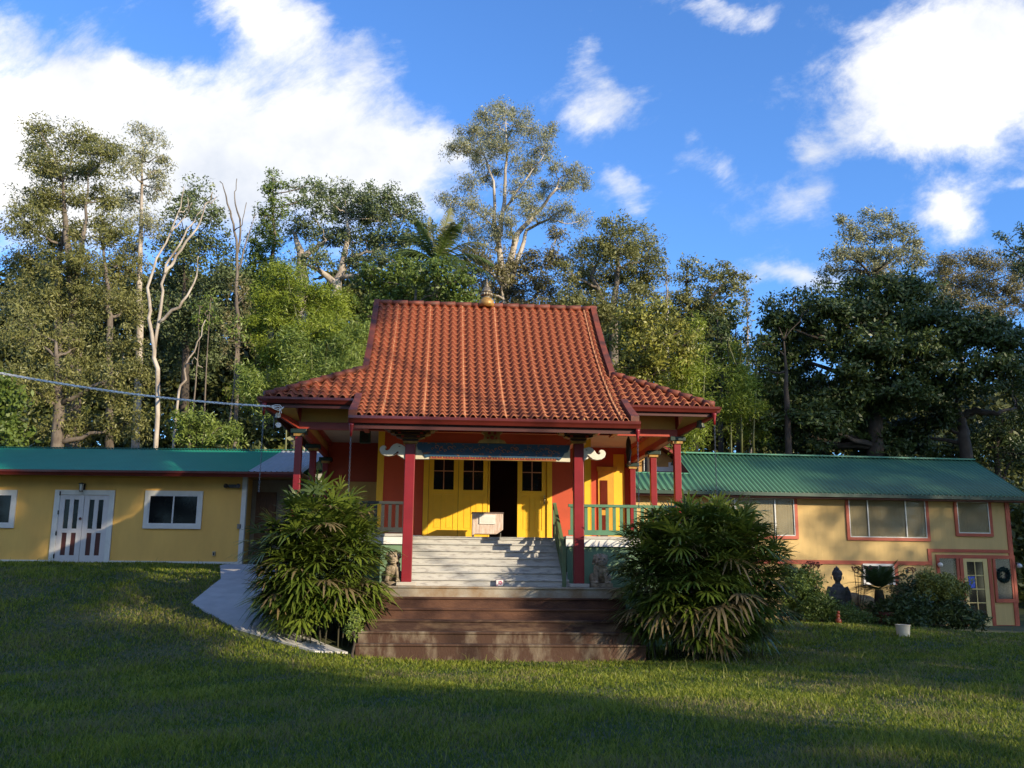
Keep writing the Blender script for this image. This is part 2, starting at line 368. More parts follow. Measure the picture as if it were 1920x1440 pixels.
# wing fields (front, back) and side skirts
wp = [(y, rz_(y)) for y in np.linspace(GX0, EY0, 14)]
EZ = rz_(EY0); GZ = rz_(GX0)
for s in (-1, 1):
    hipn = Vector((EX-HW, 0, 0)); a = Vector((s*HW, GX0, 0)); bq = Vector((s*EX, EY0, 0)); dv = bq-a
    no = Vector((dv.y, -dv.x, 0))
    if no.dot(Vector((s*HW, EY0, 0))-a) > 0: no = -no
    u0, u1 = (HW-.04, EX) if s > 0 else (-EX, -HW+.04)
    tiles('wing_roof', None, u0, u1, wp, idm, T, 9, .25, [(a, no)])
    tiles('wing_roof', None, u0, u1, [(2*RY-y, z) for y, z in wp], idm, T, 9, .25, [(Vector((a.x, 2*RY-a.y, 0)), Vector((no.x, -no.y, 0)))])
    sp = [(s*x, GZ+(EZ-GZ)*t) for t, x in ((t, HW+(EX-HW)*t) for t in np.linspace(0, 1, 8))]
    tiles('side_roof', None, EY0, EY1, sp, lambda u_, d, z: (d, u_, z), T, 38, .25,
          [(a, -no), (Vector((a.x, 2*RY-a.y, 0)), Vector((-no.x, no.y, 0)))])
    # hip caps
    for (p, q_) in (((s*HW, GX0, GZ), (s*EX, EY0, EZ)), ((s*HW, 2*RY-GX0, GZ), (s*EX, EY1, EZ))):
        p, q_ = Vector(p), Vector(q_); hc = MB(); n = 9
        for k in range(n):
            A, B_ = p.lerp(q_, k/n), p.lerp(q_, min(1, (k+1.12)/n)); A.z += .055; B_.z += .075
            hc.tube([A, B_], [.065, .082], 8)
        hc.build('hip_cap', RIDGE, T, smooth=True)
    # rake boards
    for path in (prof_front(y0=GX0-.05, n=20), prof_front(y0=-.95, y1=EY0+.03, n=12), [(2*RY-y, z) for y, z in prof_front(y0=EY0, n=26)]):
        rk = MB()
        for k in range(len(path)-1):
            (ya, za), (yb, zb) = path[k], path[k+1]
            x0, x1 = s*(HW-.07), s*(HW+.07)
            fl = lambda y: .05*max(0, (-.3-y))   # slight flare of the corner
            vs = []
            for (y, z) in ((ya, za), (yb, zb)):
                vs += [(x0, y, z-.16), (x1+s*fl(y), y, z-.16), (x1+s*fl(y), y, z+.145), (x0, y, z+.145)]
            rk.add(vs, [(0,1,5,4),(1,2,6,5),(2,3,7,6),(3,0,4,7)]+([(0,3,2,1)] if k == 0 else [])+([(4,5,6,7)] if k == len(path)-2 else []))
        rk.build('rake_board', RIDGE, T)
    # gable wall
    g = MB(); pts = [(y, rz_(y)-.10) for y in np.linspace(GX0+.05, RY, 12)]
    poly = pts+[(2*RY-y, z) for y, z in pts[::-1][1:]]
    g.prism_yz(poly, s*(HW-.22), s*(HW-.16)); g.build('gable_wall', OCH, T)
rc = MB()
for k in range(14):
    x0 = -HW-.06+k*(2*HW+.12)/14; rc.tube([(x0, RY, 8.575), (x0+(2*HW+.12)/14*1.08, RY, 8.585)], [.06, .072], 10)
rc.build('ridge_cap', RIDGE, T, smooth=True)
# underside slab of roof (soffit boards)
sf = MB(); pr = [(y, z-.09) for y, z in prof_front(n=24)]
sf.prism_yz(pr+[(y, z-.06) for y, z in pr[::-1]], -HW+.08, HW-.08); sf.build('porch_soffit', BRED, T)
ws = MB()
for s in (-1, 1):
    ws.add([(s*HW, EY0, EZ-.03), (s*EX, EY0, EZ-.03), (s*EX, EY1, EZ-.03), (s*HW, EY1, EZ-.03), (s*HW, GX0, GZ-.03), (s*HW, 2*RY-GX0, GZ-.03)],
           [(0,1,4), (1,2,5,4), (2,3,5)])
ws.build('roof_deck', BRED, T, split=True)
# gutters (ogee like)
def gutter(name, p, q, out, h=.13, w=.11, parent=T):
    p, q, o_ = Vector(p), Vector(q), Vector(out); prof = [(0,0),(w*.62,0),(w*.78,h*.35),(w,h*.62),(w,h),(w*.88,h),(w*.88,h*.7),(.015,.02),(0,h)]
    g = MB(); n = len(prof); vs = []
    for e in (p, q): vs += [tuple(e+o_*a+Vector((0,0,c-h))) for a, c in prof]
    g.add(vs, [tuple(range(n)), tuple(range(2*n-1, n-1, -1))]+[(i, i+n, (i+1)%n+n, (i+1)%n) for i in range(n)])
    return g.build(name, GUT, parent)
gutter('gutter', (-HW-.08, -.99, 4.665), (HW+.10, -.99, 4.665), (0,-1,0), .145, .13)
for s in (-1, 1):
    gutter('gutter', (s*(HW+.1), EY0-.03, EZ+.01), (s*(EX+.10), EY0-.03, EZ+.01), (0,-1,0))
    gutter('gutter', (s*(EX+.03), EY0-.12, EZ+.01), (s*(EX+.03), EY1+.12, EZ+.01), (s,0,0))
# fascia
f_ = MB(); f_.box(-HW-.02, HW+.02, -.985, -.94, 4.42, 4.63)
for s in (-1, 1):
    f_.box(s*(HW+.08), s*(EX-.02), EY0-.025, EY0+.02, EZ-.20, EZ-.02); f_.box(s*(EX-.02), s*(EX+.025), EY0-.025, EY1, EZ-.20, EZ-.02)
f_.build('fascia', mat('dark maroon board', (.07,.012,.010), .5), T)
# frieze, beams, ceiling of the veranda
PX, P0, P1, P2 = 4.17, .82, 3.25, 6.0
zb0, zb1, zf1 = 4.74, 4.86, EZ-.06
bt = H(1240, 806, P0)[1]; bb = H(1240, 819, P0)[1]; zb1, zb0 = bt, bb
fr = MB()
for s in (-1, 1):
    fr.box(s*(HW-.1), s*(PX-.02), P0-.03, P0+.03, zb1, zf1); fr.box(s*(PX-.03), s*(PX+.03), P0+.05, 7.9, zb1, zf1-.01)
    # sloping ochre soffit between frieze and corner
    fr.add([(s*PX, P0, zf1-.33), (s*(EX-.05), EY0+.02, EZ-.19), (s*PX, EY0+.02, EZ-.19)], [(0,1,2)])
fr.build('frieze_board', OCH, T, split=True)
bm_ = MB()
bm_.box(-PX-.06, PX+.06, P0-.06, P0+.06, zb0, zb1)
for s in (-1, 1):
    bm_.box(s*(PX-.055), s*(PX+.055), P0+.06, 7.9, zb0+.003, zb1-.003)
    bm_.box(s*(PX-.03), s*(PX+.045), P0-.045, P0-.032, zb1, zf1)
    bm_.beam((s*PX, P0, zb0+.05), (s*(EX-.04), EY0+.03, EZ-.16), .07, .12)
    bm_.box(s*(PX-.14), s*(PX-.06), P0+.06, 6.0, zf1-.13, zf1-.05)
bm_.build('eave_beam', BRED, T, split=True)
MB().box(-PX+.03, PX-.03, P0+.08, 7.9, zf1-.05, zf1-.02).build('ceiling', CREAM, T)
# veranda posts with capitals
for s in (-1, 1):
    for y in (P0, P1, P2):
        if y == P2: y = P2-.15
        p = MB(); p.box(s*PX-.075, s*PX+.075, y-.075, y+.075, DECK, zb0-.16); po = p.build('veranda_post', CRIM, T, bevel=.008)
        MB().box(s*PX-.11, s*PX+.11, y-.11, y+.11, zb0-.16, zb0-.10).build('capital', GOLD, po)
        MB().box(s*PX-.17, s*PX+.17, y-.14, y+.14, zb0-.10, zb0-.004).build('capital', DGRN, po, bevel=.01)
# hall walls
WY = 3.75
wx0, wx1 = -2.63, 2.66
ox0, ox1 = H(803, 940, WY)[0], H(1025, 940, WY)[0]
dz1 = DECK+2.28
w = MB(); w.box(wx0, ox0-.13, WY, WY+.14, DECK, 5.35); w.box(ox1+.13, wx1, WY, WY+.14, DECK, 5.35); w.box(ox0-.13, ox1+.13, WY, WY+.14, dz1+.12, 5.35)
w.box(wx0, wx0+.12, WY+.14, 6.1, DECK, 5.1); w.box(wx1-.12, wx1, WY+.14, 6.1, DECK, 5.1)
w.box(-PX+.04, wx0, 6.0, 6.12, DECK, 5.1); w.box(wx1, PX-.04, 6.0, 6.12, DECK, 5.1)
w.box(-PX+.04, -PX+.16, 6.12, 7.9, DECK, 5.1); w.box(PX-.16, PX-.04, 6.12, 7.9, DECK, 5.1); w.box(-PX+.16, PX-.16, 7.78, 7.9, DECK, 5.1)
w.build('hall_wall', RED_W, T)
tr = MB()
for x0, x1 in ((wx0-.02, wx0+.14), (wx1-.14, wx1+.02)): tr.box(x0, x1, WY-.03, WY-.002, DECK+.10, 5.1)
tr.box(wx1+.003, wx1+.03, WY-.03, WY+.12, DECK+.1, 5.1); tr.box(PX-.5, PX-.2, 5.965, 5.997, DECK, 4.9); tr.box(wx1+.04, wx1+.14, 5.965, 5.997, DECK, 4.5)
tr.build('corner_board', Y_T, T, split=True)
bs = MB(); bs.box(wx0, ox0-.14, WY-.03, WY-.003, DECK, DECK+.10); bs.box(ox1+.14, wx1, WY-.03, WY-.003, DECK, DECK+.10)
bs.build('baseboard', WHT, T, split=True)
lw = MB(); lw.box(-PX+.3, wx0-.1, 5.95, 5.99, DECK, DECK+1.6); lw.build('side_panel', OCH, T, split=True)
df = MB(); df.box(ox0-.13, ox0-.003, WY-.04, WY+.10, DECK, dz1+.12); df.box(ox1+.003, ox1+.13, WY-.04, WY+.10, DECK, dz1+.12); df.box(ox0-.003, ox1+.003, WY-.04, WY+.10, dz1+.003, dz1+.12)
df.build('door_frame', Y_T, T, bevel=.006)
def leaf(name, w_, loc, rz, parent=T, knob=0, h=2.27):
    d = bpy.data.objects.new(name, None); col.objects.link(d); d.parent = parent; d.location = loc; d.rotation_euler = (0,0,rz)
    # the leaf itself is one mesh so that it owns panels; handle is a child
    m = MB(); st = .115; zg0, zg1 = 1.22, h-.12
    m.box(0, st, -.02, .02, 0, h); m.box(w_-st, w_, -.02, .02, 0, h); m.box(st, w_-st, -.02, .02, zg1, h); m.box(st, w_-st, -.02, .02, 0, .24); m.box(st, w_-st, -.02, .02, zg0-.12, zg0)
    cx = w_/2; m.box(cx-.05, cx+.05, -.02, .02, .24, zg0-.12)
    for a, b_ in ((st, cx-.05), (cx+.05, w_-st)): m.box(a+.001, b_-.001, -.006, .010, .241, zg0-.121); m.box(a+.03, b_-.03, -.016, -.0062, .28, zg0-.16)
    return m, d, (st, w_-st, zg0, zg1)
lwid = (ox1-ox0)/4
for i in (0, 1, 3):
    m, d, (a, b_, c_, e_) = leaf('door', lwid-.01, (ox0+i*lwid+.005, WY+.03, DECK+.01), 0)
    bpy.data.objects.remove(d)
    dx, dy, dzz = ox0+i*lwid+.005, WY+.03, DECK+.01
    m.v = [(x+dx, y+dy, z+dzz) for x, y, z in m.v]; dr = m.build('door', Y_T, T)
    g = MB(); g.box(a+dx, b_+dx, dy-.003, dy+.003, c_+dzz, e_+dzz); g.build('pane', DGLS, dr)
    g = MB(); cx = (a+b_)/2+dx; g.box(cx-.011, cx+.011, dy-.012, dy-.0035, c_+dzz, e_+dzz); cz = (c_+e_)/2+dzz; g.box(a+dx, b_+dx, dy-.0105, dy-.0036, cz-.011, cz+.011)
    g.build('glazing_bar', mat('pinkish bar', (.55,.25,.12), .5), dr)
    if i == 3:
        k = MB(); k.ell((dx+lwid-.06, dy-.05, dzz+1.0), (.028,.035,.028)); k.box(dx+lwid-.075, dx+lwid-.045, dy-.03, dy-.0205, dzz+.9, dzz+1.12); k.build('handle', mat('brass', (.5,.38,.2), .3, metal=.9), dr, smooth=False)
# third leaf stands open, swung into the dark hall
m, d, q4 = leaf('door', lwid-.01, (0,0,0), 0); bpy.data.objects.remove(d)
rot = Matrix.Rotation(R(97), 3, 'Z'); base = Vector((ox0+2*lwid+.03, WY+.06, DECK+.01))
m.v = [tuple(rot @ Vector(v_)+base) for v_ in m.v]; m.build('door', Y_T, T)
# interior
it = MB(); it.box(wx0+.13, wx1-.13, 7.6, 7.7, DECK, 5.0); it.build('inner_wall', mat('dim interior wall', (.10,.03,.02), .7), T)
# door on the wing wall, right
sdx0, sdx1 = H(1121, 940, 6.0)[0], H(1150, 940, 6.0)[0]
q = MB(); q.box(sdx0, sdx1, 5.95, 5.996, DECK, DECK+2.0); q.box(sdx0-.04, sdx1+.10, 5.90, 5.949, DECK+2.0, DECK+2.12); sd_ = q.build('side_door', mat('amber door', (.62,.32,.02), .5), T, bevel=.005)
MB().box(sdx0+.06, sdx1-.17, 5.93, 5.948, DECK+.95, DECK+1.75).build('pane', mat('brown pane', (.12,.02,.01), .2), sd_)
MB().box(sdx0+.06, sdx1-.17, 5.93, 5.948, DECK+.15, DECK+.8).build('pane', mat('brown pane', (.12,.02,.01), .2), sd_)
# deck and under deck
SX0, SX1 = H(771, 1050, 1.0)[0], H(1072, 1050, 1.0)[0]
SX0, SX1 = -1.69, 1.66
dk = MB(); dk.box(-PX-.2, SX0-.003, .72, 7.9, DECK-.06, DECK); dk.box(SX1+.003, PX+.2, .72, 7.9, DECK-.06, DECK); dk.box(SX0, SX1, 1.76, 7.9, DECK-.06, DECK)
dk.build('deck', GREY, T, split=True)
df = MB(); df.box(-PX-.18, SX0-.003, .74, .78, DECK-.22, DECK-.063); df.box(SX1+.003, PX+.18, .74, .78, DECK-.22, DECK-.063); df.box(PX+.14, PX+.18, .78, 7.9, DECK-.22, DECK-.063)
df.build('deck_fascia', WHT, T, split=True)
dw = MB(); dw.box(-PX-.12, SX0-.03, .80, .9, .3, DECK-.223); dw.box(SX1+.03, PX+.12, .80, .9, .1, DECK-.223); dw.box(PX, PX+.12, .9, 7.9, .1, DECK-.223); dw.box(-PX-.12, -PX, .9, 7.9, .5, DECK-.223)
dw.build('foundation_wall', mat('green skirt board', (.16,.27,.16), .7, .1, 3), T, split=True)
# upper stairs
st = MB(); rs = (DECK-LAND)/7
for i in range(7):
    y0 = .20+i*.26
    st.box(SX0, SX1, y0+.03, y0+.30 if i < 6 else y0+.28, LAND if i == 0 else LAND+i*rs-.04+.002, LAND+(i+1)*rs-.04)
    st.box(SX0, SX1, y0, y0+.30 if i < 6 else y0+.20, LAND+(i+1)*rs-.04, LAND+(i+1)*rs-.001*(i==6))
for x in (SX0, SX1): pass
tag(st.build('stairs', GREY, T, bevel=.006), 'worn grey painted stairs up to the doors')
# lower concrete stairs
CS_UP = mat('rust brown step', (.115,.050,.026), .85, .1, 2.4, .5, 30, c2=(.045,.016,.010), stretch=(.7,.4,1.6), thr=(.38,.66))
CS_LO = mat('peeling stained step', (.21,.165,.115), .85, .1, 2.8, .5, 30, c2=(.060,.027,.015), stretch=(1.2,.4,.5), thr=(.48,.68))
ls = MB(); h6 = (LAND-.10)/6
CS = mat('stained concrete', (.17,.105,.060), .85, .1, 2.6, .5, 30, c2=(.038,.015,.009), stretch=(.55,.3,2.4), thr=(.46,.72))
ls2 = MB()
for i in range(6):
    y0 = -.52-.27*(5-i); ex = [0, 0, .02, .05, .14, .16][5-i]
    z1 = .10+h6*(i+1); ls = MB(); (ls if i < 5 else ls2).box(-2.40-ex, 2.66+ex, y0, (y0+.27) if i < 5 else .80, -.2 if i < 5 else .3, z1-.0)
    (ls if i < 5 else ls2).box(-2.40-ex-.012, 2.66+ex+.012, y0-.030, y0+.05, z1-.040, z1+.002)
    if i < 5: tag(ls.build('concrete_step', CS_LO if i < 2 else (CS if i == 2 else CS_UP), T, bevel=.010), 'peeling stained lower step' if i < 2 else 'rust brown stained step')
ls2.build('landing', mat('landing concrete', (.36,.33,.27), .8, .1, 2.5, .3, 30, c2=(.24,.16,.09)), T, bevel=.012)
MB().box(-2.4, 2.6, -.2, .8, -.2, .29).build('podium', CONC, T)
# porch columns
for s, px in ((-1, 763), (1, 1085)):
    x = H(px, 1050, 0)[0]
    zt = H(px, 833, 0)[1]
    c_ = MB(); c_.tube([(x,0,LAND+.08), (x,0,zt)], [.108,.104], 4)
    c_.v = []; c_.f = []; c_.box(x-.105, x+.105, -.105, .105, LAND+.075, zt)
    po = c_.build('porch_column', CRIM, T, bevel=.012, seg=3)
    MB().box(x-.20, x+.20, -.18, .18, LAND+.003, LAND+.077).build('plinth', mat('plinth stone', (.5,.46,.4), .8), po, bevel=.01)
    MB().box(x-.15, x+.15, -.15, .15, zt, zt+.05).build('capital', GOLD, po)
    # bracket set
    br = MB(); gd = MB(); rd = MB(); z = zt+.05
    for k, (w_, h_) in enumerate(((.17,.06),(.30,.055),(.42,.055),(.50,.05),(.56,.04))):
        br.box(x-w_*.72, x+w_*.72, -.11-.04*k, .11+.04*k, z, z+h_)
        for e in (-1, 1): br.prism_xz([(x+e*w_*.72, z), (x+e*w_, z+h_*.5), (x+e*w_, z+h_), (x+e*w_*.72, z+h_)], -.09-.04*k, .09+.04*k)
        gd.box(x-w_, x+w_, -.125-.04*k, .125+.04*k, z+h_+.001, z+h_+.009)
        for e in ([-1, 1] if k else []): rd.box(x+e*w_*.55-.03, x+e*w_*.55+.03, -.135-.04*k, -.11-.04*k, z+.008, z+h_-.008)
        for e in ([-1, 1] if k > 1 else []): gd.box(x+e*w_*.86-.03, x+e*w_*.86+.03, -.125-.04*k, -.095-.04*k, z+.012, z+h_-.012)
        z += h_+.010
    bo = br.build('bracket', mat('dark bracket paint', (.035,.014,.012), .45), T); gd.build('bracket_edge', GOLD, bo); rd.build('bracket_block', BRED, bo)
# tie beams behind brackets up to soffit
MB().box(-2.75, 2.75, -.05, .05, 4.62, 4.80).build('porch_purlin', BRED, T)
q = MB()
for s in (-1, 1): q.box(s*2.72-.05, s*2.72+.05, .06, 1.0, 4.62, 4.78); q.box(s*1.77-.05, s*1.77+.05, .12, WY-.05, 4.36, 4.48)
q.build('porch_tie', BRED, T, split=True)
# red lintel band over doors already wall. blue painted beam
bx0, bz0 = H(779, 862, 0); bx1, bz1 = H(1068, 834, 0)
bz0 = H(924, 857, 0)[1]; bz1 = H(924, 833, 0)[1]
sc = [(bx0, bz1)]
pts = [(bx0+.30, bz0-.02), (bx0+.22, bz0-.05), (bx0+.16, bz0+.02), (bx0+.12, bz0+.10), (bx0+.05, bz0+.12), (bx0+.02, bz0+.2)]
outl = [(bx1, bz1)]+[(bx0+bx1-a, b_) for a, b_ in pts[::-1]]+pts+[(bx0, bz1)]
bb_ = MB(); bb_.prism_xz(outl, -.10, .06); bo = bb_.build('painted_beam', BLUE, T)
wb = MB()
for s in (-1, 1):
    xe = bx0 if s < 0 else bx1
    wb.prism_xz([(xe, bz1-.01), (xe-s*.34, bz1-.01), (xe-s*.34, bz0-.01), (xe-s*.30, bz0-.075), (xe, bz0-.08)], -.07, .04)
wb.build('beam_end', mat('ivory paint', (.62,.58,.46), .6), bo, split=True)
fg = MB(); gd = MB(); n = 46; fx0, fx1 = bx0+.30, bx1-.30
fg.box(fx0, fx1, -.085, .03, bz0-.062, bz0-.003)
for k in range(n):
    x = fx0+(k+.5)*(fx1-fx0)/n; gd.box(x-.013, x+.013, -.094, -.086, bz0-.05+.012*(k%2), bz0-.012)
gd.box(fx0, fx1, -.094, .035, bz0-.072, bz0-.063)
fo = fg.build('beam_fringe', CRIM, bo); 
gd.build('beam_fringe', GOLD, bo)
# painted scroll relief on the blue beam
sr = MB()
for k in range(30):
    x = bx0+.35+(bx1-bx0-.7)*k/29; zc_ = (bz0+bz1)/2+.04*sin(k*1.7); r_ = .028+.02*abs(sin(k*2.1))
    pts_ = [(x+r_*cos(t)*(1-t/9), -.108, zc_+r_*sin(t)*(1-t/9)) for t in np.linspace(0, 5.2, 12)]
    sr.tube(pts_, .008, 4)
sr.build('scroll_relief', mat('orange scroll paint', (.5,.17,.05), .5, c2=(.12,.12,.10)), bo)
# elephant heads
E = [(1000,350),(1040,325),(1085,312),(1120,325),(1143,348),(1160,376),(1178,388),(1195,384),(1200,372),(1188,360),(1190,347),(1208,340),(1230,343),(1248,360),(1254,385),(1243,415),(1212,436),(1165,443),(1118,433),(1092,416),(1080,398),(1070,396),(1066,406),(1082,418),(1078,430),(1058,436),(1044,448),(1028,452),(1018,464),(1000,466)]
el = [H(900+a/5.333, 780+b_/5.333, -.02) for a, b_ in E]
xm = (H(763,850,0)[0]+H(1085,850,0)[0])/2
for s in (-1, 1):
    pl = [((x if s > 0 else 2*xm-x), z) for x, z in el]
    eo = MB().prism_xz(pl, -.07, .05).build('elephant_head', mat('elephant white paint', (.70,.68,.60), .5, .05), T, bevel=.008)
    d_ = MB(); ey = H(900+1062/5.333, 780+345/5.333, -.02); ey = (ey[0] if s > 0 else 2*xm-ey[0], ey[1])
    d_.prism_xz([(ey[0]-.03, ey[1]+.004), (ey[0], ey[1]+.014), (ey[0]+.03, ey[1]), (ey[0], ey[1]-.006)], -.076, -.0715)
    mo = [H(900+a/5.333, 780+b_/5.333, -.02) for a, b_ in ((1066,400),(1072,392),(1086,398),(1096,412),(1120,426),(1118,431),(1092,418))]
    d_.prism_xz([((x if s > 0 else 2*xm-x), z) for x, z in mo], -.076, -.0715)
    d_.build('eye_line', mat('dark line', (.03,.02,.02), .6), eo, split=True)
# centre strut on the beam
cx = H(922, 820, 0)[0]; z0 = bz1+.002; z1 = H(922, 806, 0)[1]
sh = [(-.30,0),(-.26,.05),(-.17,.07),(-.16,.16),(-.22,.20),(-.18,.26),(.18,.26),(.22,.20),(.16,.16),(.17,.07),(.26,.05),(.30,0)]
k = (z1-z0)/.26
so_ = MB().prism_xz([(cx+a, z0+b_*k) for a, b_ in sh], -.16, .05).build('centre_strut', mat('olive gold paint', (.70,.46,.10), .5, c2=(.30,.20,.06)), T)
dd = MB()
for a, b_, r_ in ((-.06,.18,.035),(.06,.18,.035),(0,.10,.045),(-.09,.09,.025),(.09,.09,.025)): dd.ell((cx+a, -.165, z0+b_*k), (r_, .012, r_), 8)
dd.build('strut_relief', BRED, so_)
# rails
def railing(x0, x1, m, y=.92, h0=DECK+.03, h1=DECK+.70, n=None):
    r_ = MB(); r_.box(x0, x1, y-.045, y+.045, h1-.06, h1); r_.box(x0, x1, y-.03, y+.03, h0, h0+.11)
    n = n or int((x1-x0)/.15)
    for i in range(n): x = x0+(i+.5)*(x1-x0)/n; r_.box(x-.035, x+.035, y-.015, y+.015, h0+.11, h1-.061)
    return r_.build('railing', m, T)
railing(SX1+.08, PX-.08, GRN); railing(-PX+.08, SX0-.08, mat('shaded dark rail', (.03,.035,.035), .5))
hr = MB(); x = 1.55
hr.beam((x, 1.85, DECK+.74), (x, .25, LAND+.80), .07, .06); hr.beam((x, 1.85, DECK+.12), (x, .25, LAND+.22), .05, .06)
for i in range(9):
    t = (i+.5)/9; y = 1.85+(.25-1.85)*t; zz = DECK+(LAND-DECK)*t; hr.box(x-.014, x+.014, y-.03, y+.03, zz+.14, zz+.73)
hr.box(x-.04, x+.04, 1.85, 1.93, DECK, DECK+.80); hr.box(x-.04, x+.04, .17, .25, LAND+.002, LAND+.84)
hr.build('stair_handrail', mat('olive rail paint', (.11,.17,.075), .55), T)
# finial
fx = H(912, 575, RY)[0]; fz = 8.54
fin = [(.20,0),(.215,.10),(.19,.20),(.15,.24),(.14,.27),(.12,.30),(.105,.33),(.10,.345),(.14,.36),(.155,.40),(.14,.44),(.10,.46),(.14,.475),(.15,.49),(.13,.52),(.11,.55),(.095,.63),(.07,.64),(.085,.66),(.06,.68),(.05,.71),(.058,.73),(.035,.75),(.035,.79),(.045,.80),(.022,.82),(.026,.85),(.012,.87),(.016,.90),(.001,.95)]
fh = (at(912, 523, 24.5).z-fz)/.95*1.02
fin = [(r_*.98, z*fh) for r_, z in fin]
fo = bpy.data.objects.new('finial', None)
a = MB().lathe(fin[:5], 28, (fx, RY, fz)).build('finial', GOLD, T, smooth=True)
MB().lathe(fin[4:], 24, (fx, RY, fz)).build('finial_spire', mat('weathered bronze', (.32,.28,.20), .45, .2, 20, c2=(.12,.09,.06), metal=.5), a, smooth=True)
pt = MB()
for k in range(12): t = 2*pi*k/12; pt.ell((fx+.135*cos(t), RY+.135*sin(t), fz+.40*fh), (.035,.035,.05), 8)
pt.build('finial_petal', mat('weathered bronze'  , (.3,.3,.2)), a, smooth=True)
# --- things on and around the temple
def W(x, y, z): return TF.w(x, y, z)
def rain_chain(x, y, ztop, zbot, label, spout=True):
    p = W(x, y, 0); t = thing('rain_chain', label, 'rain chain', (p.x, p.y, zbot), TF.yaw, 'rain chains hanging from the gutters')
    L_ = ztop-zbot
    MB().lathe([(.022,0),(.028,.1),(.05,.22),(.055,.25)], 12, (0,0,L_-.25)).build('spout', CRIM, t, smooth=True)
    c = MB(); n = int((L_-.25)/.045)
    for i in range(n):
        z = i*.045; a_ = (i % 2)*pi/2
        pts_ = [(.013*cos(q_)*cos(a_), .013*cos(q_)*sin(a_), z+.025+.028*sin(q_)) for q_ in np.linspace(0, 2*pi, 9)]
        c.tube(pts_, .0045, 4, False)
    c.build('chain', mat('steel chain', (.22,.22,.24), .35, metal=.8), t)
rain_chain(-HW-.02, -1.05, 4.50, 3.0, 'steel rain chain at the left corner of the porch gutter')
rain_chain(HW+.04, -1.05, 4.50, 2.9, 'steel rain chain at the right corner of the porch gutter')
rain_chain(EX-.02, EY0-.09, 5.06, 2.9, 'long rain chain under the right outer corner of the roof by the bell')
rain_chain(-EX+.02, EY0-.09, 5.06, 3.2, 'long dark rain chain under the left outer corner of the roof')
bx, bz = H(1313, 797, EY0+.25); p = W(bx, EY0+.25, bz-.06); t = thing('hanging_bell', 'small green bronze bell hanging under the right roof corner', 'bell', p, TF.yaw)
bz_m = mat('green bronze', (.09,.10,.075), .5, .2, 14, metal=.5)
MB().lathe([(.105,0),(.10,.02),(.082,.06),(.075,.14),(.06,.18),(.02,.20)], 20).build('bell_body', bz_m, t, smooth=True)
MB().tube([(0,0,.19),(0,0,.27)], .012, 6).build('hanger', bz_m, t); MB().tube([(0,0,.08),(0,0,-.03)], .008, 6).ell((0,0,-.03),(.02,.02,.02),8).build('clapper', bz_m, t)
# speaker under left ceiling
sx_, sz_ = H(685, 818, 3.3); p = W(sx_, 3.3, sz_); t = thing('loudspeaker', 'dark box loudspeaker hanging under the left veranda ceiling', 'speaker', p, TF.yaw)
hh = zf1-.05-sz_
MB().box(-.13,.13,-.1,.1,-.17,.19).build('cabinet', DGRN, t, bevel=.01); MB().lathe([(.09,0),(.09,.01),(.03,.004)], 16).build('cone', BLK, t).matrix_local = Matrix.Translation((0,-.1,-.04)) @ Matrix.Rotation(R(90),4,'X')
MB().tube([(0,0,.19),(0,0,max(.25, hh))], .012, 6).build('mount', BLK, t)
# carved dark figure over second right post
gx, gz = H(1179, 870, 2.6); gt = H(1179, 836, 2.6)[1]; p = W(gx, 2.6, gz-.02)
t = thing('carved_figure', 'tall dark carved wooden figure hanging beside the right veranda post', 'carving', p, TF.yaw)
hgt = gt-gz
MB().lathe([(.06,0),(.045,.08),(.055,.2),(.075,.3),(.06,.42),(.065,.5),(.05,.6),(.03,.66)], 14).build('body', mat('dark carved wood', (.03,.014,.01), .5, bump=.5, bscale=30), t, smooth=True)
MB().lathe([(.02,.66),(.015,.72)], 8).tube([(0,0,.7),(0,0,zf1-.06-(gz-.02))], .006, 5).build('cord', BLK, t)
# twin floodlight at left corner
fx_, fz_ = H(520, 790, EY0+.2); p = W(fx_, EY0+.2, fz_); t = thing('corner_floodlight', 'white twin floodlight below the left outer roof corner', 'floodlight', p, TF.yaw)
wm = mat('white plastic', (.8,.8,.78), .4)
for i, (dx, dz_, rt) in enumerate(((.0,.12,.35),(.02,-.09,-.3))):
    lh = MB().lathe([(.02,-.12),(.045,-.08),(.05,-.03),(.09,.04),(.085,.045),(.03,.02)], 18).build('lamp_head', wm, t, smooth=True)
    lh.location = (dx,0,dz_); lh.rotation_euler = (R(70), rt, .5); lh.scale = (.7,.7,.7)
MB().tube([(-.07,.05,-.15),(-.07,.05,.30)], .018, 8).tube([(-.07,.05,.12),(0,0,.12)], .012, 6).tube([(-.07,.05,-.09),(.02,0,-.09)], .012, 6).build('bracket', BLK, t)
# insulated service cable
A = at(-60, 688, 16.5); B_ = W(-EX+.15, EY0-.12, H(540, 763, EY0-.1)[1])
t = thing('service_cable', 'white twisted service cable running from the left to the roof corner', 'cable', (A.x, A.y, A.z-0))
c = MB()
for ph in (0, 2.1, 4.2):
    pts_ = []
    for i in range(161):
        s_ = i/160; p_ = A.lerp(B_, s_); p_.z -= .22*4*s_*(1-s_)*.5; a_ = ph+s_*120
        pts_.append(p_-A+Vector((0, cos(a_)*.013, sin(a_)*.013)))
    c.tube(pts_, .011, 5)
c.build('wire', mat('white cable sheath', (.85,.85,.82), .5), t)
e = B_-A; c = MB()
for k, (dx, dz_) in enumerate(((.26,-.04),(.24,-.14),(.20,-.17),(.28,.0))):
    c.tube([e, e+Vector((.10,0,.03-.03*k)), e+Vector((.2,.0,.03-.04*k)), e+Vector((dx,.03,dz_))], .009, 5)
c.build('wire_tail', mat('white cable sheath', (.7,.7,.68)), t)
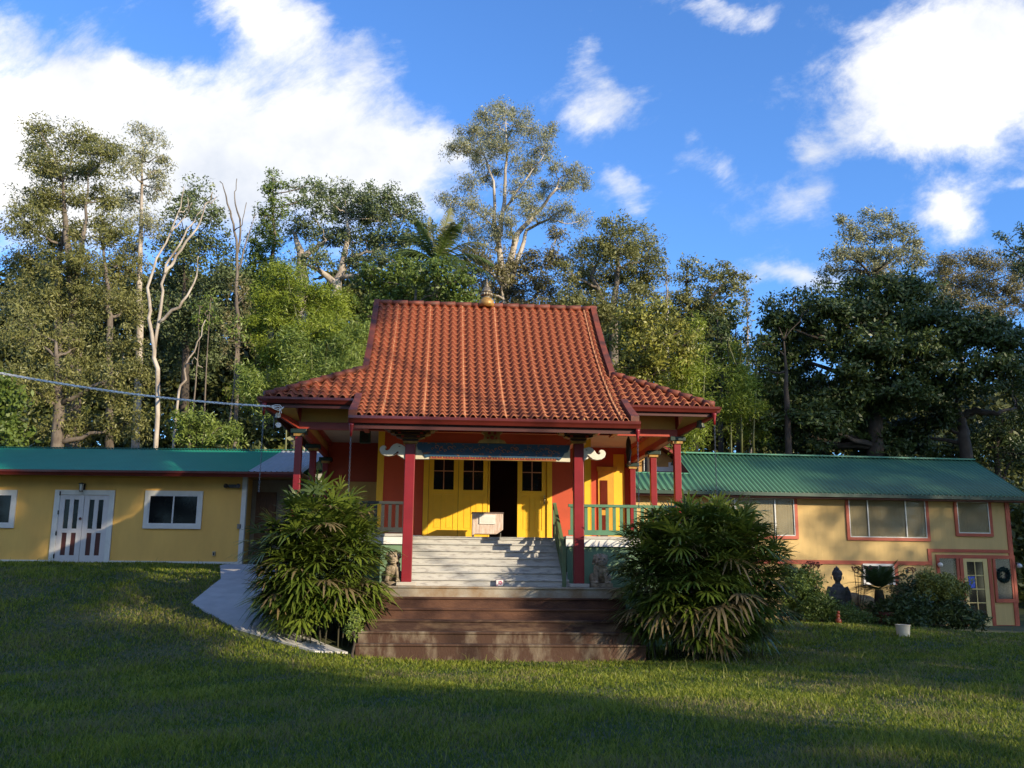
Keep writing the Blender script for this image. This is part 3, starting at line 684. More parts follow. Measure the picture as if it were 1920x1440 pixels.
# offering box
o0, zt_ = H(886, 962, 2.5); o1, zb_ = H(943, 1001, 2.5); p = W((o0+o1)/2, 2.5, DECK); hw = (o1-o0)/2
t = thing('offering_chest', 'pale pinkish wooden chest on short legs before the temple doors', 'chest', p, TF.yaw)
PK = mat('pale pink wood', (.66,.56,.50), .5, .1, 4, .1, 30, c2=(.46,.33,.26), stretch=(6,6,1))
hT = zt_-DECK; hB = .10
MB().prism_xz([(-hw, hT), (-hw, hB-.04), (-hw+.07, hB), (hw-.14, hB), (hw, hB+.10), (hw, hT)], 0, .42).build('body', PK, t, bevel=.006)
MB().box(-hw-.015, hw+.015, -.02, .44, hT, hT+.025).build('lid', mat('grey brown lid', (.16,.11,.10), .5), t)
lg = MB()
for x in (-hw+.03, hw-.06): 
    for y in (.03, .38): MB().tube([(x, y, 0), (x, y, hB+.03)], .018, 8).build('leg', BLK, t)
p2 = W(H(914, 975, 2.47)[0], 2.47, H(914, 982.5, 2.47)[1]); t = thing('paper_notice', 'white paper notice fixed to the front of the pale chest', 'notice', p2, TF.yaw)
n_w = (H(929,970,2.47)[0]-H(899,970,2.47)[0])/2; n_h = H(914,965,2.47)[1]-H(914,982.5,2.47)[1]
MB().box(-n_w, n_w, .003, .012, 0, n_h).build('sheet', mat('white paper', (.8,.8,.76), .6), t)
q = MB()
for k in range(5): q.box(-n_w*.8, n_w*(.8-.12*(k%3)), .0015, .0028, n_h*(.17+.13*k), n_h*(.17+.13*k)+.006)
q.build('faint_lines', mat('faint grey print', (.55,.55,.52), .7), t)
# picture tile leaning on the first stair
q0, qz0 = H(929, 1099, .12); q1, qz1 = H(945, 1087, .12); p = W((q0+q1)/2, .12, LAND+.003)
t = thing('small_picture', 'small square picture of a pink flower leaning on the lowest stair', 'picture', p, TF.yaw)
MB().box(-.085,.085,.0,.015,0,.145).build('frame', mat('purple frame', (.10,.07,.12), .5), t); MB().box(-.072,.072,-.004,-.001,.012,.133).build('picture_field', WHT, t)
pm = mat('pink petal', (.55,.12,.22), .5); q = MB()
for k in range(5): a_ = k*1.256; q.ell((.012+.028*cos(a_), -.007, .075+.028*sin(a_)), (.022,.003,.014), 8)
q.ell((-.05,-.007,.03),(.02,.003,.012),8); q.build('petal', pm, t)
# guardian lions
def lion(label, s, x, y):
    p = W(x, y, LAND+.003); t = thing('guardian_lion', label, 'statue', p, TF.yaw, 'stone lions flanking the stairs')
    MB().box(-.23,.23,-.17,.19,0,.085).build('base', STONE, t, bevel=.012)
    b_ = MB()
    for e in (-1, 1):
        b_.tube([(e*.115,-.10,.07),(e*.105,-.10,.22),(e*.09,-.06,.36)], [.052,.046,.07], 10); b_.ell((e*.115,-.13,.10),(.055,.065,.035))
        b_.ell((e*.155,.06,.18),(.085,.12,.12)); b_.ell((e*.165,-.03,.10),(.055,.09,.035))
        for k in range(3): b_.ell((e*.115-.03+.03*k,-.19,.095),(.016,.022,.02),8)
        b_.ell((e*.125,.0,.63),(.035,.03,.05),8)
    b_.ell((0,.0,.33),(.155,.13,.17)); b_.ell((0,.07,.20),(.15,.13,.14)); b_.ell((0,-.02,.55),(.14,.12,.13)); b_.ell((0,-.12,.51),(.095,.075,.06))
    b_.ell((0,-.15,.46),(.075,.05,.03)); b_.ell((0,-.18,.545),(.04,.03,.028)); b_.tube([(0,.17,.1),(0,.22,.3),(0,.17,.42)],[.05,.07,.03],8)
    for e in (-1, 1): b_.ell((e*.055,-.125,.59),(.035,.028,.026)); b_.ell((e*.10,-.10,.50),(.03,.03,.035))
    for k in range(46):
        a_ = random.uniform(.25*pi, 2.75*pi-pi*.0); th = random.uniform(-.2, 1.25); rr = .155
        xx, yy_, zz = rr*cos(th)*cos(a_), rr*cos(th)*sin(a_)*.9, .52+rr*sin(th)*1.05
        if yy_ < -.05 and zz < .63: continue
        b_.ell((xx, yy_, zz), (.030,.030,.030), 8)
    for k in range(20): a_ = random.uniform(0, 2*pi); b_.ell((.13*cos(a_), .11*sin(a_), .42+random.uniform(-.03,.03)), (.028,)*3, 8)
    b_.build('body', STONE, t, remesh=.0085)
    m_ = MB()
    for e in (-1, 1): m_.ell((e*.055,-.150,.585),(.014,.008,.012),8)
    m_.box(-.05,.05,-.202,-.196,.478,.484) ; m_.build('eye', mat('dark line', (0,0,0)), t)
lion('stone guardian lion on the landing right of the stairs', 1, H(1126,1060,.1)[0], .1)
lion('stone guardian lion left of the stairs, half hidden by the fan palm', -1, H(737,1060,.1)[0], .1)
# ================================================================ LEFT BUILDING
LF = Frame((0, 28, 0), 0.0); LH = LF.hit
YW1 = mat('golden yellow wall', (.78,.47,.115), .7, .05, .9, .15, 50, c2=(.68,.40,.10), stretch=(1.6,1,.5))
TW = mat('white trim', (.66,.66,.62), .55, .06, 5)
xe = LH(451, 990)[0]; gz = 1.80
wt = LH(300, 893)[1]
Lb = thing('yellow_bunkhouse', 'long low golden yellow building with a teal metal roof left of the temple', 'building', (0, 28, 0), 0)
MB().box(-24, xe, 0, 6.5, 1.3, wt+.02).build('wall', YW1, Lb)
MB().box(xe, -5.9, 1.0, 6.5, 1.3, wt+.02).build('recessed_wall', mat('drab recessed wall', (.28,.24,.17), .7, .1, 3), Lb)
q = MB(); q.box(xe-.02, xe+.11, -.03, .1, 1.75, wt); q.build('corner_trim', TW, Lb, split=True)
dX0, dX1 = LH(97, 1000)[0], LH(209, 1000)[0]
zA = LH(300, 1052)[1]; zB = LH(300, 1060)[1]
q = MB(); q.box(-24, dX0, -.03, -.003, zB, zA); q.box(dX1, xe-.02, -.03, -.003, zB, zA); q.build('base_trim', TW, Lb, split=True)
# brown door in the recess
MB().box(xe+.15, xe+.75, .94, .995, 1.75, wt-.35).build('recess_door', WOOD, Lb)
# roof, corrugated
def corr_roof(name, m, x0, x1, ye, ze, yr, zr, pitch, amp, parent, sub=6, yl=None):
    n = int(round((x1-x0)/pitch))*sub; xs_ = np.linspace(x0, x1, n+1); h = amp*np.sin(2*np.pi*np.arange(n+1)/sub)
    V = []; F = []
    rows = ((ye, ze), ((ye+yr)/2, (ze+zr)/2), (yr, zr))
    for (y, z) in rows: V += [(x, y, z+hh_) for x, hh_ in zip(xs_, h)]
    m_ = n+1
    for r_ in range(2): F += [(r_*m_+j, r_*m_+j+1, (r_+1)*m_+j+1, (r_+1)*m_+j) for j in range(n)]
    return npmesh(name, V, F, m, parent, smooth=True)
lez = LH(300, 884, -.55)[1]; lrz = LH(300, 843, 3.5)[1]
TEAL = mat('teal metal roofing', (.014,.22,.145), .42, .05, 1.5, metal=.0)
GR_ = mat('bare galvanised roofing', (.38,.41,.46), .4, .06, 3, metal=.3)
r1 = corr_roof('roof', TEAL, -24, -7.55, -.55, lez+.02, 3.5, lrz, .10, .014, Lb)
corr_roof('roof_patch', GR_, -7.55, -5.95, -.55, lez+.02, 3.5, lrz+.002, .16, .022, Lb)
corr_roof('roof_back', TEAL, -24, -5.95, 7.3, lez-.1, 3.5, lrz, .10, .014, Lb)
MB().box(-24, -5.97, -.5, 3.5, wt+.03, wt+.08).build('soffit', mat('yellow soffit', (.5,.32,.1), .7), Lb)
gutter('gutter', (-24, -.56, lez+.01), (-5.95, -.56, lez+.01), (0,-1,0), LH(200,881,-.6)[1]-LH(200,891,-.6)[1], .12, Lb)
# ridge capping, toothed
q = MB()
for k in range(180): x = -24+k*.1; q.box(x, x+.06, 3.42, 3.5, lrz+.005, lrz+.045)
q.build('ridge_flashing', mat('ridge flashing', (.01,.10,.075), .5), Lb)
# double door
d0, d1 = LH(107, 1000)[0], LH(200, 1000)[0]; zt, zb = LH(150, 928)[1], LH(150, 1057)[1]
q = MB(); tw = .155; q.box(d0-tw, d0, -.06, -.003, zb-.05, zt+.14); q.box(d1, d1+tw, -.06, -.003, zb-.05, zt+.14); q.box(d0, d1, -.06, -.003, zt, zt+.14)
q.build('door_trim', TW, Lb, bevel=.004)
LDW = mat('door white', (.60,.58,.57), .5, .05, 4); BR = mat('brown panel', (.085,.022,.018), .5); 
for i in range(2):
    a = d0+(d1-d0)/2*i+.006; w_ = (d1-d0)/2-.012; hz_ = zt-zb; zz = [zb+.03, zb+.12*hz_, zb+.445*hz_, zb+.505*hz_, zb+.93*hz_, zt-.01]
    m = MB(); s1, s2 = .15, .12
    for (u0, u1) in ((0,s1),(w_/2-s2/2,w_/2+s2/2),(w_-s1,w_)): m.box(a+u0, a+u1, -.045, -.004, zz[0], zz[5])
    for (u0, u1) in ((s1,w_/2-s2/2),(w_/2+s2/2,w_-s1)):
        for (z0_, z1_) in ((zz[0],zz[1]),(zz[2],zz[3]),(zz[4],zz[5])): m.box(a+u0, a+u1, -.045, -.004, z0_, z1_)
    dd_ = m.build('door', LDW, Lb, bevel=.003)
    for (u0, u1) in ((s1,w_/2-s2/2),(w_/2+s2/2,w_-s1)):
        MB().box(a+u0, a+u1, -.022, -.006, zz[1], zz[2]).build('panel', BR, dd_)
        MB().box(a+u0, a+u1, -.022, -.006, zz[3], zz[4]).build('pane', DGLS, dd_)
    if i == 0: MB().ell((a+w_-.05, -.075, zb+1.28), (.04,.04,.04), 10).build('knob', BR, dd_, smooth=True)
    q = MB()
    for z in (.2, .85, 1.45, 2.0)if i == 0 else (): q.box(d0-.02, d0+.02, -.066, -.0605, zb+z-.06, zb+z+.06)
    if i == 0: q.build('hinge', BLK, dd_, split=True)
MB().box(d0-.1, d1+.1, -.35, -.02, gz-.35, zb-.03).build('threshold', CONC, Lb)
def window(frame, H_, parent, x0, x1, z0, z1, trim, tm, fm, mull=(), glass=DGLS, yo=0, curtain=None, tb=None, innerw=.03):
    q = MB(); q.box(x0, x0+trim, yo-.05, yo-.003, z0, z1); q.box(x1-trim, x1, yo-.05, yo-.003, z0, z1); q.box(x0+trim, x1-trim, yo-.05, yo-.003, z1-trim, z1); q.box(x0+trim, x1-trim, yo-.055, yo-.003, z0, z0+trim)
    w_ = q.build('window', tm, parent)
    a0, a1, c0, c1 = x0+trim, x1-trim, z0+trim, z1-trim; i_ = innerw
    q = MB(); q.box(a0, a0+i_, yo-.042, yo-.004, c0, c1); q.box(a1-i_, a1, yo-.042, yo-.004, c0, c1); q.box(a0+i_, a1-i_, yo-.042, yo-.004, c1-i_, c1); q.box(a0+i_, a1-i_, yo-.042, yo-.004, c0, c0+i_)
    for mx_ in mull: q.box(mx_-.02, mx_+.02, yo-.046, yo-.004, c0+i_, c1-i_)
    q.build('frame', fm, w_)
    if curtain:
        n = int((a1-a0)/.028); xs_ = np.linspace(a0+.01, a1-.01, n+1); V = []; 
        for z in (c0+.02, c1-.02): V += [(x, yo-.012+.006*sin(k*1.9)*(.5+.5*sin(k*.23)), z) for k, x in enumerate(xs_)]
        npmesh('curtain', V, [(k, k+1, n+2+k, n+1+k) for k in range(n)], curtain, w_, smooth=True)
    MB().box(a0+i_*.5, a1-i_*.5, yo-.034, yo-.026, c0+i_*.5, c1-i_*.5).build('pane', glass, w_)
    return w_
x0, z0 = LH(268, 991); x1, z1 = LH(382, 921)
window(LF, LH, Lb, x0, x1, z0, z1, .125, TW, mat('white vinyl', (.7,.7,.7), .4), ((x0+x1)/2,))
x0, z0 = LH(-95, 989); x1, z1 = LH(34, 919)
window(LF, LH, Lb, x0, x1, z0, z1, .125, TW, mat('white vinyl', (.7,.7,.7)), ((x0+x1)/2,))
def P3(fr, px, py, yl=-.05): x, z = fr.hit(px, py, yl); return fr.w(x, yl, z)
t = thing('wall_lantern', 'black lantern wall lamp above the white double door', 'lamp', P3(LF, 156, 914))
q = MB(); q.box(-.05,.05,.0,.05,-.10,.12); q.lathe([(.02,.13),(.09,.10),(.095,.09),(.05,.09)], 10, (0,-.12,0)); q.lathe([(.05,-.13),(.06,-.11)], 10, (0,-.12,0)); q.beam((0,0,.09),(0,-.12,.12),.02,.02)
for k in range(4): a_ = k*pi/2+.78; q.tube([(.05*cos(a_),-.12+.05*sin(a_),-.12),(.07*cos(a_),-.12+.07*sin(a_),.10)], .006, 4)
q.build('lantern_frame', BLK, t); MB().lathe([(.045,-.11),(.06,.088)], 12, (0,-.12,0)).build('glass', mat('frosted glass', (.5,.5,.48), .3), t)
t = thing('twin_spotlight', 'black twin security spotlight near the right end of the yellow wall', 'spotlight', P3(LF, 437, 912))
q = MB(); q.box(-.12,.12,-.06,.03,-.04,.05); q.build('housing', BLK, t)
for e in (-1, 1):
    h_ = MB().lathe([(.03,-.06),(.06,0),(.065,.05),(.055,.05)], 14).build('lamp_head', BLK, t, smooth=True); h_.location = (e*.17,-.08,.0); h_.rotation_euler = (R(80),0,e*.3)
t = thing('wall_switch_box', 'small grey box on the yellow wall beside the corner trim', 'utility box', P3(LF, 448, 987, -.04)); MB().box(-.05,.05,-.02,.035,-.07,.07).build('cover', mat('grey plastic', (.2,.19,.17), .5), t, bevel=.006)
MB().box(-.03,.03,-.026,-.0205,-.05,.05).build('switch_plate', mat('grey plastic', (.2,.2,.2)), t)
t = thing('wall_outlet', 'small outlet low on the yellow wall', 'outlet', P3(LF, 401, 1038, -.04)); MB().box(-.04,.04,-.02,.035,-.06,.06).build('cover', mat('pale plastic', (.45,.4,.3), .5), t, bevel=.006)
MB().box(-.02,.02,-.026,-.0205,-.04,.03).build('socket', BLK, t)
# pale clapboard shed behind
c0, c1 = at(588, 900, 33).x, at(640, 900, 33).x
Sb = thing('clapboard_shed', 'pale clapboard building glimpsed between the left veranda posts', 'building', ((c0+c1)/2, 33, tz((c0+c1)/2, 33)))
hz = at(600, 845, 33).z-Sb.location.z; hwid = (c1-c0)/2; q = MB()
for k in range(int(hz/.16)): q.box(-hwid, hwid, .0+.0, .1, k*.16, k*.16+.155); q.add([(-hwid,-.025,k*.16),(hwid,-.025,k*.16),(hwid,0,k*.16+.155),(-hwid,0,k*.16+.155)], [(0,1,2,3)])
q.box(-hwid, hwid, .1, 3, 0, hz); q.build('wall', mat('pale clapboard', (.40,.42,.38), .7, .1, 3), Sb)
MB().prism_xz([(-hwid-.2,hz),(hwid+.2,hz),(hwid+.2,hz+.08),(-hwid-.2,hz+.08)], -.2, 3.2).build('roof', mat('grey roofing', (.2,.21,.22), .6), Sb)
MB().box(-.1,.35,-.06,-.03,hz*.55,hz*.85).build('window', DGLS, Sb)

# ================================================================ RIGHT BUILDING
ro = at(1910, 1172, 32); RF = Frame((ro.x, 32, 0), R(6)); RH = RF.hit
CW = mat('cream yellow siding', (.62,.43,.17), .72, .06, .9, .1, 50, c2=(.50,.35,.14), stretch=(1.8,1,.35))
def grooves(m, sc, st):
    _t = m.node_tree; _p = _t.nodes['Principled BSDF']; _co = _t.nodes.new('ShaderNodeTexCoord'); _w = _t.nodes.new('ShaderNodeTexWave'); _w.inputs['Scale'].default_value = sc; _w.bands_direction = 'X'; _w.wave_profile = 'SAW'
    _t.links.new(_co.outputs['Object'], _w.inputs['Vector']); _b = _t.nodes.new('ShaderNodeBump'); _b.inputs['Distance'].default_value = .015; _b.inputs['Strength'].default_value = st
    _t.links.new(_w.outputs['Fac'], _b.inputs['Height']); _t.links.new(_b.outputs[0], _p.inputs['Normal'])
grooves(CW, 1.55, .7); grooves(YW1, 2.2, .35)
Rb = thing('cream_lodge', 'two storey cream building with a green ribbed metal roof right of the temple', 'building', RF.o, RF.yaw)
XL = RH(1180, 950)[0]; rb = RH(1850, 1170)[1]-.1; wt = RH(1600, 930)[1]
stepx = RH(1741, 1040)[0]
MB().box(XL, 0, 0, 5.2, rb-.3, wt+.02).build('wall', CW, Rb)
ez = RH(1560, 925, -.45)[1]; rr_y = 2.6; rz0 = RH(1560, 857.5, rr_y)[1]
GRM = mat('green ribbed roofing', (.070,.185,.105), .32, .08, 2, metal=.0)
xr0 = RH(1266, 852, rr_y)[0]; xr1 = .5
def rib_roof(name, x0, x1, ye, ze, yr, zr, parent, sp=.152):
    q = MB(); d = Vector((0, yr-ye, zr-ze)); nrm = Vector((0, -(zr-ze), yr-ye)).normalized()
    pts = []; x = x0
    while x < x1: pts += [(x,0),(x+sp*.55,0),(x+sp*.64,.045),(x+sp*.84,.045),(x+sp*.93,0)]; x += sp
    pts.append((x1,0)); pts = [(min(a, x1), b_) for a, b_ in pts]; n = len(pts); V = []
    for (y, z) in ((ye, ze), (yr, zr)): V += [(a, y+nrm.y*b_, z+nrm.z*b_) for a, b_ in pts]
    V += [(a, ye+nrm.y*(b_-.012), ze+nrm.z*(b_-.012)) for a, b_ in pts]
    F = [(j, j+1, n+j+1, n+j) for j in range(n-1)]+[(2*n+j, 2*n+j+1, j+1, j) for j in range(n-1)]
    return npmesh(name, V, F, GRM, parent)
rib_roof('roof', xr0, xr1, -.45, ez, rr_y, rz0, Rb); rib_roof('roof_back', xr0, xr1, 5.65, ez, rr_y, rz0, Rb)
MB().beam((xr0-.03, rr_y, rz0+.03), (xr1+.03, rr_y, rz0+.03), .30, .05).build('ridge_cap', mat('green ridge flashing', (.06,.26,.16), .4), Rb)
fr_t = (1266-1197)/1
y2 = -.45+(rr_y+.45)*.42; z2 = ez+(rz0-ez)*.42
lx0 = RH(1190, 915, -.45)[0]; rib_roof('lower_roof', lx0, xr0, -.45, ez, y2, z2, Rb, .2)
MB().box(lx0, xr0, y2-.03, y2+.05, z2, z2+.04).build('roof_flashing', mat('green ridge flashing', (0,0,0)), Rb)
q = MB().prism_yz([(y2,z2),(rr_y,rz0-.02),(rr_y,z2)], xr0+.01, xr0+.06); q.box(lx0, xr0, y2+.02, y2+2, wt, z2-.01); q.build('gable_end', mat('dark red gable', (.10,.02,.015), .6), Rb)
MB().prism_yz([(-.35,ez-.14),(0,ez-.14),(rr_y,rz0-.15),(5.2,ez-.14),(5.2,wt),(0,wt)], -.05, .0).build('gable_wall', CW, Rb)
DG = mat('dark green gutter', (.018,.055,.035), .4)
q = MB(); q.box(lx0, xr1, -.56, -.455, ez-.12, ez-.01); q.build('gutter', DG, Rb)
MB().box(lx0, xr1, -.45, -.42, ez-.17, ez-.01).add([(lx0,-.42,ez-.16),(xr1,-.42,ez-.16),(xr1,0,ez-.16),(lx0,0,ez-.16)],[(0,1,2,3)]).build('eave_board', mat('eave maroon', (.13,.02,.015), .5), Rb)
# windows
CUR = mat('beige curtain', (.62,.52,.30), .8, .06, 2); AL = mat('aluminium frame', (.50,.50,.50), .35, metal=.6)
def rwin(px0, py0, px1, py1, mull, trim=.10, **k):
    pm_ = (px0+px1)/2; a = RH(px0, (py0+py1)/2)[0]; b_ = RH(px1, (py0+py1)/2)[0]; z0, z1 = RH(pm_, py1)[1], RH(pm_, py0)[1]
    return window(RF, RH, Rb, a, b_, z0, z1, trim, REDT, AL, [RH(m, (py0+py1)/2)[0] for m in mull], GLS, 0, CUR, **k)
rwin(1338, 928, 1495, 1010, (1378, 1453)); rwin(1586, 931, 1741, 1014, (1627, 1698)); rwin(1789, 935, 1859, 1006, ())
q = MB()
zt0, zt1 = RH(1600, 1058.5)[1], RH(1600, 1051)[1]; zu0, zu1 = RH(1820, 1036)[1], RH(1820, 1030)[1]
x2 = stepx
q.box(XL+.3, x2-.03, -.03, -.003, zt0, zt1); q.box(x2-.03, x2+.09, -.031, -.003, zt0-.0, zu1); q.box(x2+.09, -.12, -.03, -.003, zu0, zu1)
q.box(-.12, .03, -.035, -.003, rb, wt); q.box(.003, .03, -.003, .1, rb, wt)
vx = RH(1680, 1080)[0]; q.box(vx-.05, vx+.07, -.029, -.003, rb, zt0); 
q.build('trim_band', REDT, Rb, split=True)
MB().box(XL, x2, -.10, -.032, rb-.2, rb+.2).box(RH(1862,1169)[0], -.12, -.04, -.003, rb, rb+.07).build('base_band', mat('base red', (.30,.06,.03), .7), Rb)
x0, z0 = RH(1619, 1096); x1, z1 = RH(1675, 1057.5)
window(RF, RH, Rb, x0, x1, z0, z1, .04, mat('white vinyl', (0,0,0)), mat('white vinyl', (0,0,0)), ((x0+x1)/2,), DGLS)
# entrance group
def xz(px, py): return RH(px, py)
ztop = xz(1830, 1042)[1]; zop = xz(1830, 1047.5)[1]
a0 = xz(1757.5, 1090)[0]; a1 = xz(1794.5, 1090)[0]; b0 = xz(1799, 1100)[0]; 
dl, drr = xz(1808.5, 1100)[0], xz(1853.5, 1100)[0]; s0, s1 = xz(1863, 1090)[0], xz(1905, 1090)[0]
zsb = xz(1890, 1123)[1]; q = MB(); tw = .10
q.box(a0, s1, -.05, -.003, zop, ztop+.02)
for (u0, u1) in ((a0, a0+tw), (a1, a1+.09), (s0, s0+.09), (s1-tw, s1)): q.box(u0, u1, -.05, -.003, zsb-.12, zop)
q.box(a0+tw, a1, -.05, -.003, zsb-.12, zsb); q.box(s0+.09, s1-tw, -.05, -.003, zsb-.12, zsb)
q.box(dl-.13, dl-.012, -.06, -.003, rb, zop); q.box(drr+.012, drr+.13, -.06, -.003, rb, zop)
q.build('entrance_trim', REDT, Rb)
for (u0, u1) in ((a0+tw, a1), (s0+.09, s1-tw)):
    MB().box(u0, u1-.09, -.012, -.0035, zsb, zop).build('curtain_panel', mat('lace curtain', (.27,.27,.24), .9, .2, 20), Rb); MB().box(u1-.09, u1, -.012, -.0035, zsb, zop).build('dark_side', BLK, Rb)
    MB().box(u0, u1, -.03, -.024, zsb, zop).build('sidelight_pane', GLS, Rb)
m = MB(); dwz0 = rb+.03; dw_ = drr-dl; st_ = .11; gz0, gz1 = xz(1830, 1156)[1], xz(1830, 1053.5)[1]
m.box(dl, dl+st_, -.045, -.004, dwz0, zop); m.box(drr-st_-.04, drr, -.045, -.004, dwz0, zop); m.box(dl+st_, drr-st_-.04, -.045, -.004, dwz0, gz0); m.box(dl+st_, drr-st_-.04, -.045, -.004, gz1, zop)
mc = (dl+st_+drr-st_-.04)/2; m.box(mc-.015, mc+.015, -.04, -.004, gz0, gz1)
for k in (1,2,3): z = gz0+(gz1-gz0)*k/4; m.box(dl+st_, mc-.0151, -.04, -.004, z-.015, z+.015); m.box(mc+.0151, drr-st_-.04, -.04, -.004, z-.015, z+.015)
YD = mat('pale yellow door', (.66,.50,.20), .5, .05, 3); dd_ = m.build('door', YD, Rb)
MB().box(dl+st_, drr-st_-.04, -.02, -.012, gz0, gz1).build('pane', DGLS, dd_); MB().ell((dl+.05,-.08,rb+1.0),(.03,.03,.03),8).build('knob', BRED, dd_, smooth=True)
zq0, zq1 = gz0+(gz1-gz0)*.52, gz0+(gz1-gz0)*.73
p = RF.w((dl+st_+mc)/2-.01, -.0205, zq0)
t = thing('blue_notice', 'blue notice sheet behind a pane of the yellow glazed door', 'notice', p, RF.yaw)
MB().box(-.11,.11,-.012,-.006,.0,zq1-zq0).build('sheet', mat('blue sheet', (.02,.08,.55), .5), t); q = MB()
for k in range(3): q.box(-.06,.06,-.0145,-.0125,.08+.08*k,.085+.08*k)
q.build('faint_lines', mat('light blue print', (.15,.28,.7), .6), t)
xw, zw = xz(1880, 1078); p = RF.w(xw, -.08, zw); t = thing('door_wreath', 'dark green round wreath hanging at the right sidelight of the entrance', 'wreath', p, RF.yaw)
V = []; 
def leaf_cloud(C, rad, n, size, asp, droop=0.0, seed=None, flat=1.0, up=.0):
    """C (k,3) centres, rad (k,) radius or (k,3); n leaves per centre -> V,F,var"""
    C = np.asarray(C, float); k = len(C); rad = np.asarray(rad, float)
    if rad.ndim == 1: rad = np.repeat(rad[:,None], 3, 1)*np.array([1,1,flat])
    idx = np.repeat(np.arange(k), n); m = len(idx)
    d = rng.normal(size=(m,3)); d /= np.linalg.norm(d, axis=1)[:,None]; r_ = rng.random(m)**.45
    P = C[idx]+d*rad[idx]*r_[:,None]
    a = rng.normal(size=(m,3)); a[:,2] = a[:,2]*(1-droop)-droop*1.6+up; a /= np.linalg.norm(a, axis=1)[:,None]
    nv = d*.9+rng.normal(size=(m,3))*.62+np.array([0,-.1,.45]); b_ = np.cross(nv, a); b_ /= np.linalg.norm(b_, axis=1)[:,None]+1e-9   # blades face outwards from their clump
    s_ = size*(.6+.8*rng.random(m))[:,None]
    V = np.stack([P, P+a*s_*.45+b_*s_*asp*.5, P+a*s_, P+a*s_*.45-b_*s_*asp*.5], 1).reshape(-1,3)
    F = np.arange(m*4).reshape(-1,4)
    cv = rng.random(k)
    var = np.clip(cv[idx]*.45+rng.random(m)*.6-.02, 0, 1)
    return V, F, var
ang = np.linspace(0, 2*pi, 40, endpoint=False); Cw = np.stack([.17*np.cos(ang), np.zeros(40), .19*np.sin(ang)], 1)
V, F, vv = leaf_cloud(Cw, np.full(40, .045), 22, .07, .35)
npmesh('foliage', V, F, leafmat('wreath leaf', (.01,.03,.02), (.02,.06,.05)), t, vv); MB().tube([tuple(c_) for c_ in Cw]+[tuple(Cw[0])], .03, 6).build('ring', mat('wreath ring', (.012,.03,.022), .8), t)
for (px, py, l_) in ((1759, 1058, 'round white wall lamp left of the entrance sidelights'), (1907, 1060, 'round white wall lamp at the right corner by the entrance')):
    x, z = xz(px, py); p = RF.w(x, -.02, z); t = thing('wall_lamp', l_, 'lamp', p, RF.yaw, 'globe lamps by the entrance')
    MB().box(-.05,.05,-.03,.02,.0,.10).build('bracket', BLK, t); MB().ell((0,-.10,-.02),(.085,.085,.08),14).build('globe', mat('opal globe', (.6,.6,.6), .3), t, smooth=True)
x, z = xz(1913, 1162); p = RF.w(x-.05, -.1, rb)
t = thing('downspout', 'white curved downspout elbow above the right fan palm', 'downspout', RF.w(RH(1338,930,-.5)[0], -.5, RH(1338,933,-.5)[1]), RF.yaw)
MB().tube([(.07,0,.16),(.075,0,.08),(.04,0,.02),(-.06,0,-.06),(-.08,0,-.14)], .045, 10).build('elbow', WHT, t, smooth=True); MB().tube([(.07,0,.16),(.07,0,.22)], .055, 10).build('collar', GUT, t)
# little gabled annex between temple and lodge
a0_, a1_ = at(1196, 870, 34.2), at(1262, 870, 34.2); xm_ = (a0_.x+a1_.x)/2; hw_ = (a1_.x-a0_.x)/2
AX = thing('gabled_annex', 'small orange annex with a red gable roof and white window frame between temple and lodge', 'building', (xm_, 34.2, tz(xm_, 34.2)))
bz_ = AX.location.z; eavez = at(1262, 862, 34.2).z-bz_; pk = at(1236, 838, 34.2).z-bz_; pkx = at(1236, 838, 34.2).x-xm_
MB().prism_xz([(-hw_,0),(hw_,0),(hw_,eavez),(pkx,pk-.05),(-hw_,eavez-.05)], 0, 3).build('wall', mat('orange annex wall', (.55,.30,.08), .7), AX)
q = MB(); q.beam((pkx,1.3,pk+.02),(hw_+.28,1.3,eavez-.02),3.6,.10,up=(0,0,1)); q.beam((pkx,1.3,pk+.02),(-hw_-.3,1.3,eavez-.08),3.6,.10); q.build('roof', mat('annex red roof', (.34,.045,.03), .5), AX)
q = MB(); wz0 = at(1236, 880, 34.2).z-bz_; wl = at(1211, 870, 34.2).x-xm_; wr = at(1258, 870, 34.2).x-xm_
q.box(wl-.08, wl+.08, -.06, -.003, wz0-.08, eavez-.02); q.box(wr-.09, wr+.09, -.06, -.003, wz0-.08, eavez-.10); q.box(wl+.08, wr-.09, -.06, -.003, wz0-.08, wz0+.08); q.build('window_frame', WHT, AX)

# ================================================================ PATH
def gp(px, py): p = ground(px, py); return (p.x, p.y)
pl = [gp(412,1063), gp(414,1088), gp(358,1133), gp(440,1180), gp(590,1224), gp(652,1226), gp(560,1188), gp(469,1141), gp(500,1102), (-6.2, 27.2)]
top_ = [(-7.9, 27.9), (-6.0, 27.9)]
pl = [top_[0]]+pl[:-1]+[pl[-1], top_[1]]
def sub_poly(pl, step=.35):
    out = []
    for i in range(len(pl)):
        a, b_ = np.array(pl[i]), np.array(pl[(i+1)%len(pl)]); n = max(1, int(np.linalg.norm(b_-a)/step)); out += [tuple(a+(b_-a)*k/n) for k in range(n)]
    return out
bm = bmesh.new(); vs = [bm.verts.new((x, y, 0)) for x, y in sub_poly(pl)]; f0 = bm.faces.new(vs)
bmesh.ops.triangulate(bm, faces=[f0])
for _ in range(3):
    bmesh.ops.subdivide_edges(bm, edges=[e for e in bm.edges if e.calc_length() > .45], cuts=1); bmesh.ops.triangulate(bm, faces=bm.faces[:])
for v_ in bm.verts: v_.co.z = tz(v_.co.x, v_.co.y)+.035
r_ = bmesh.ops.extrude_face_region(bm, geom=bm.faces[:])
for g_ in r_['geom']:
    if isinstance(g_, bmesh.types.BMVert): g_.co.z -= .15
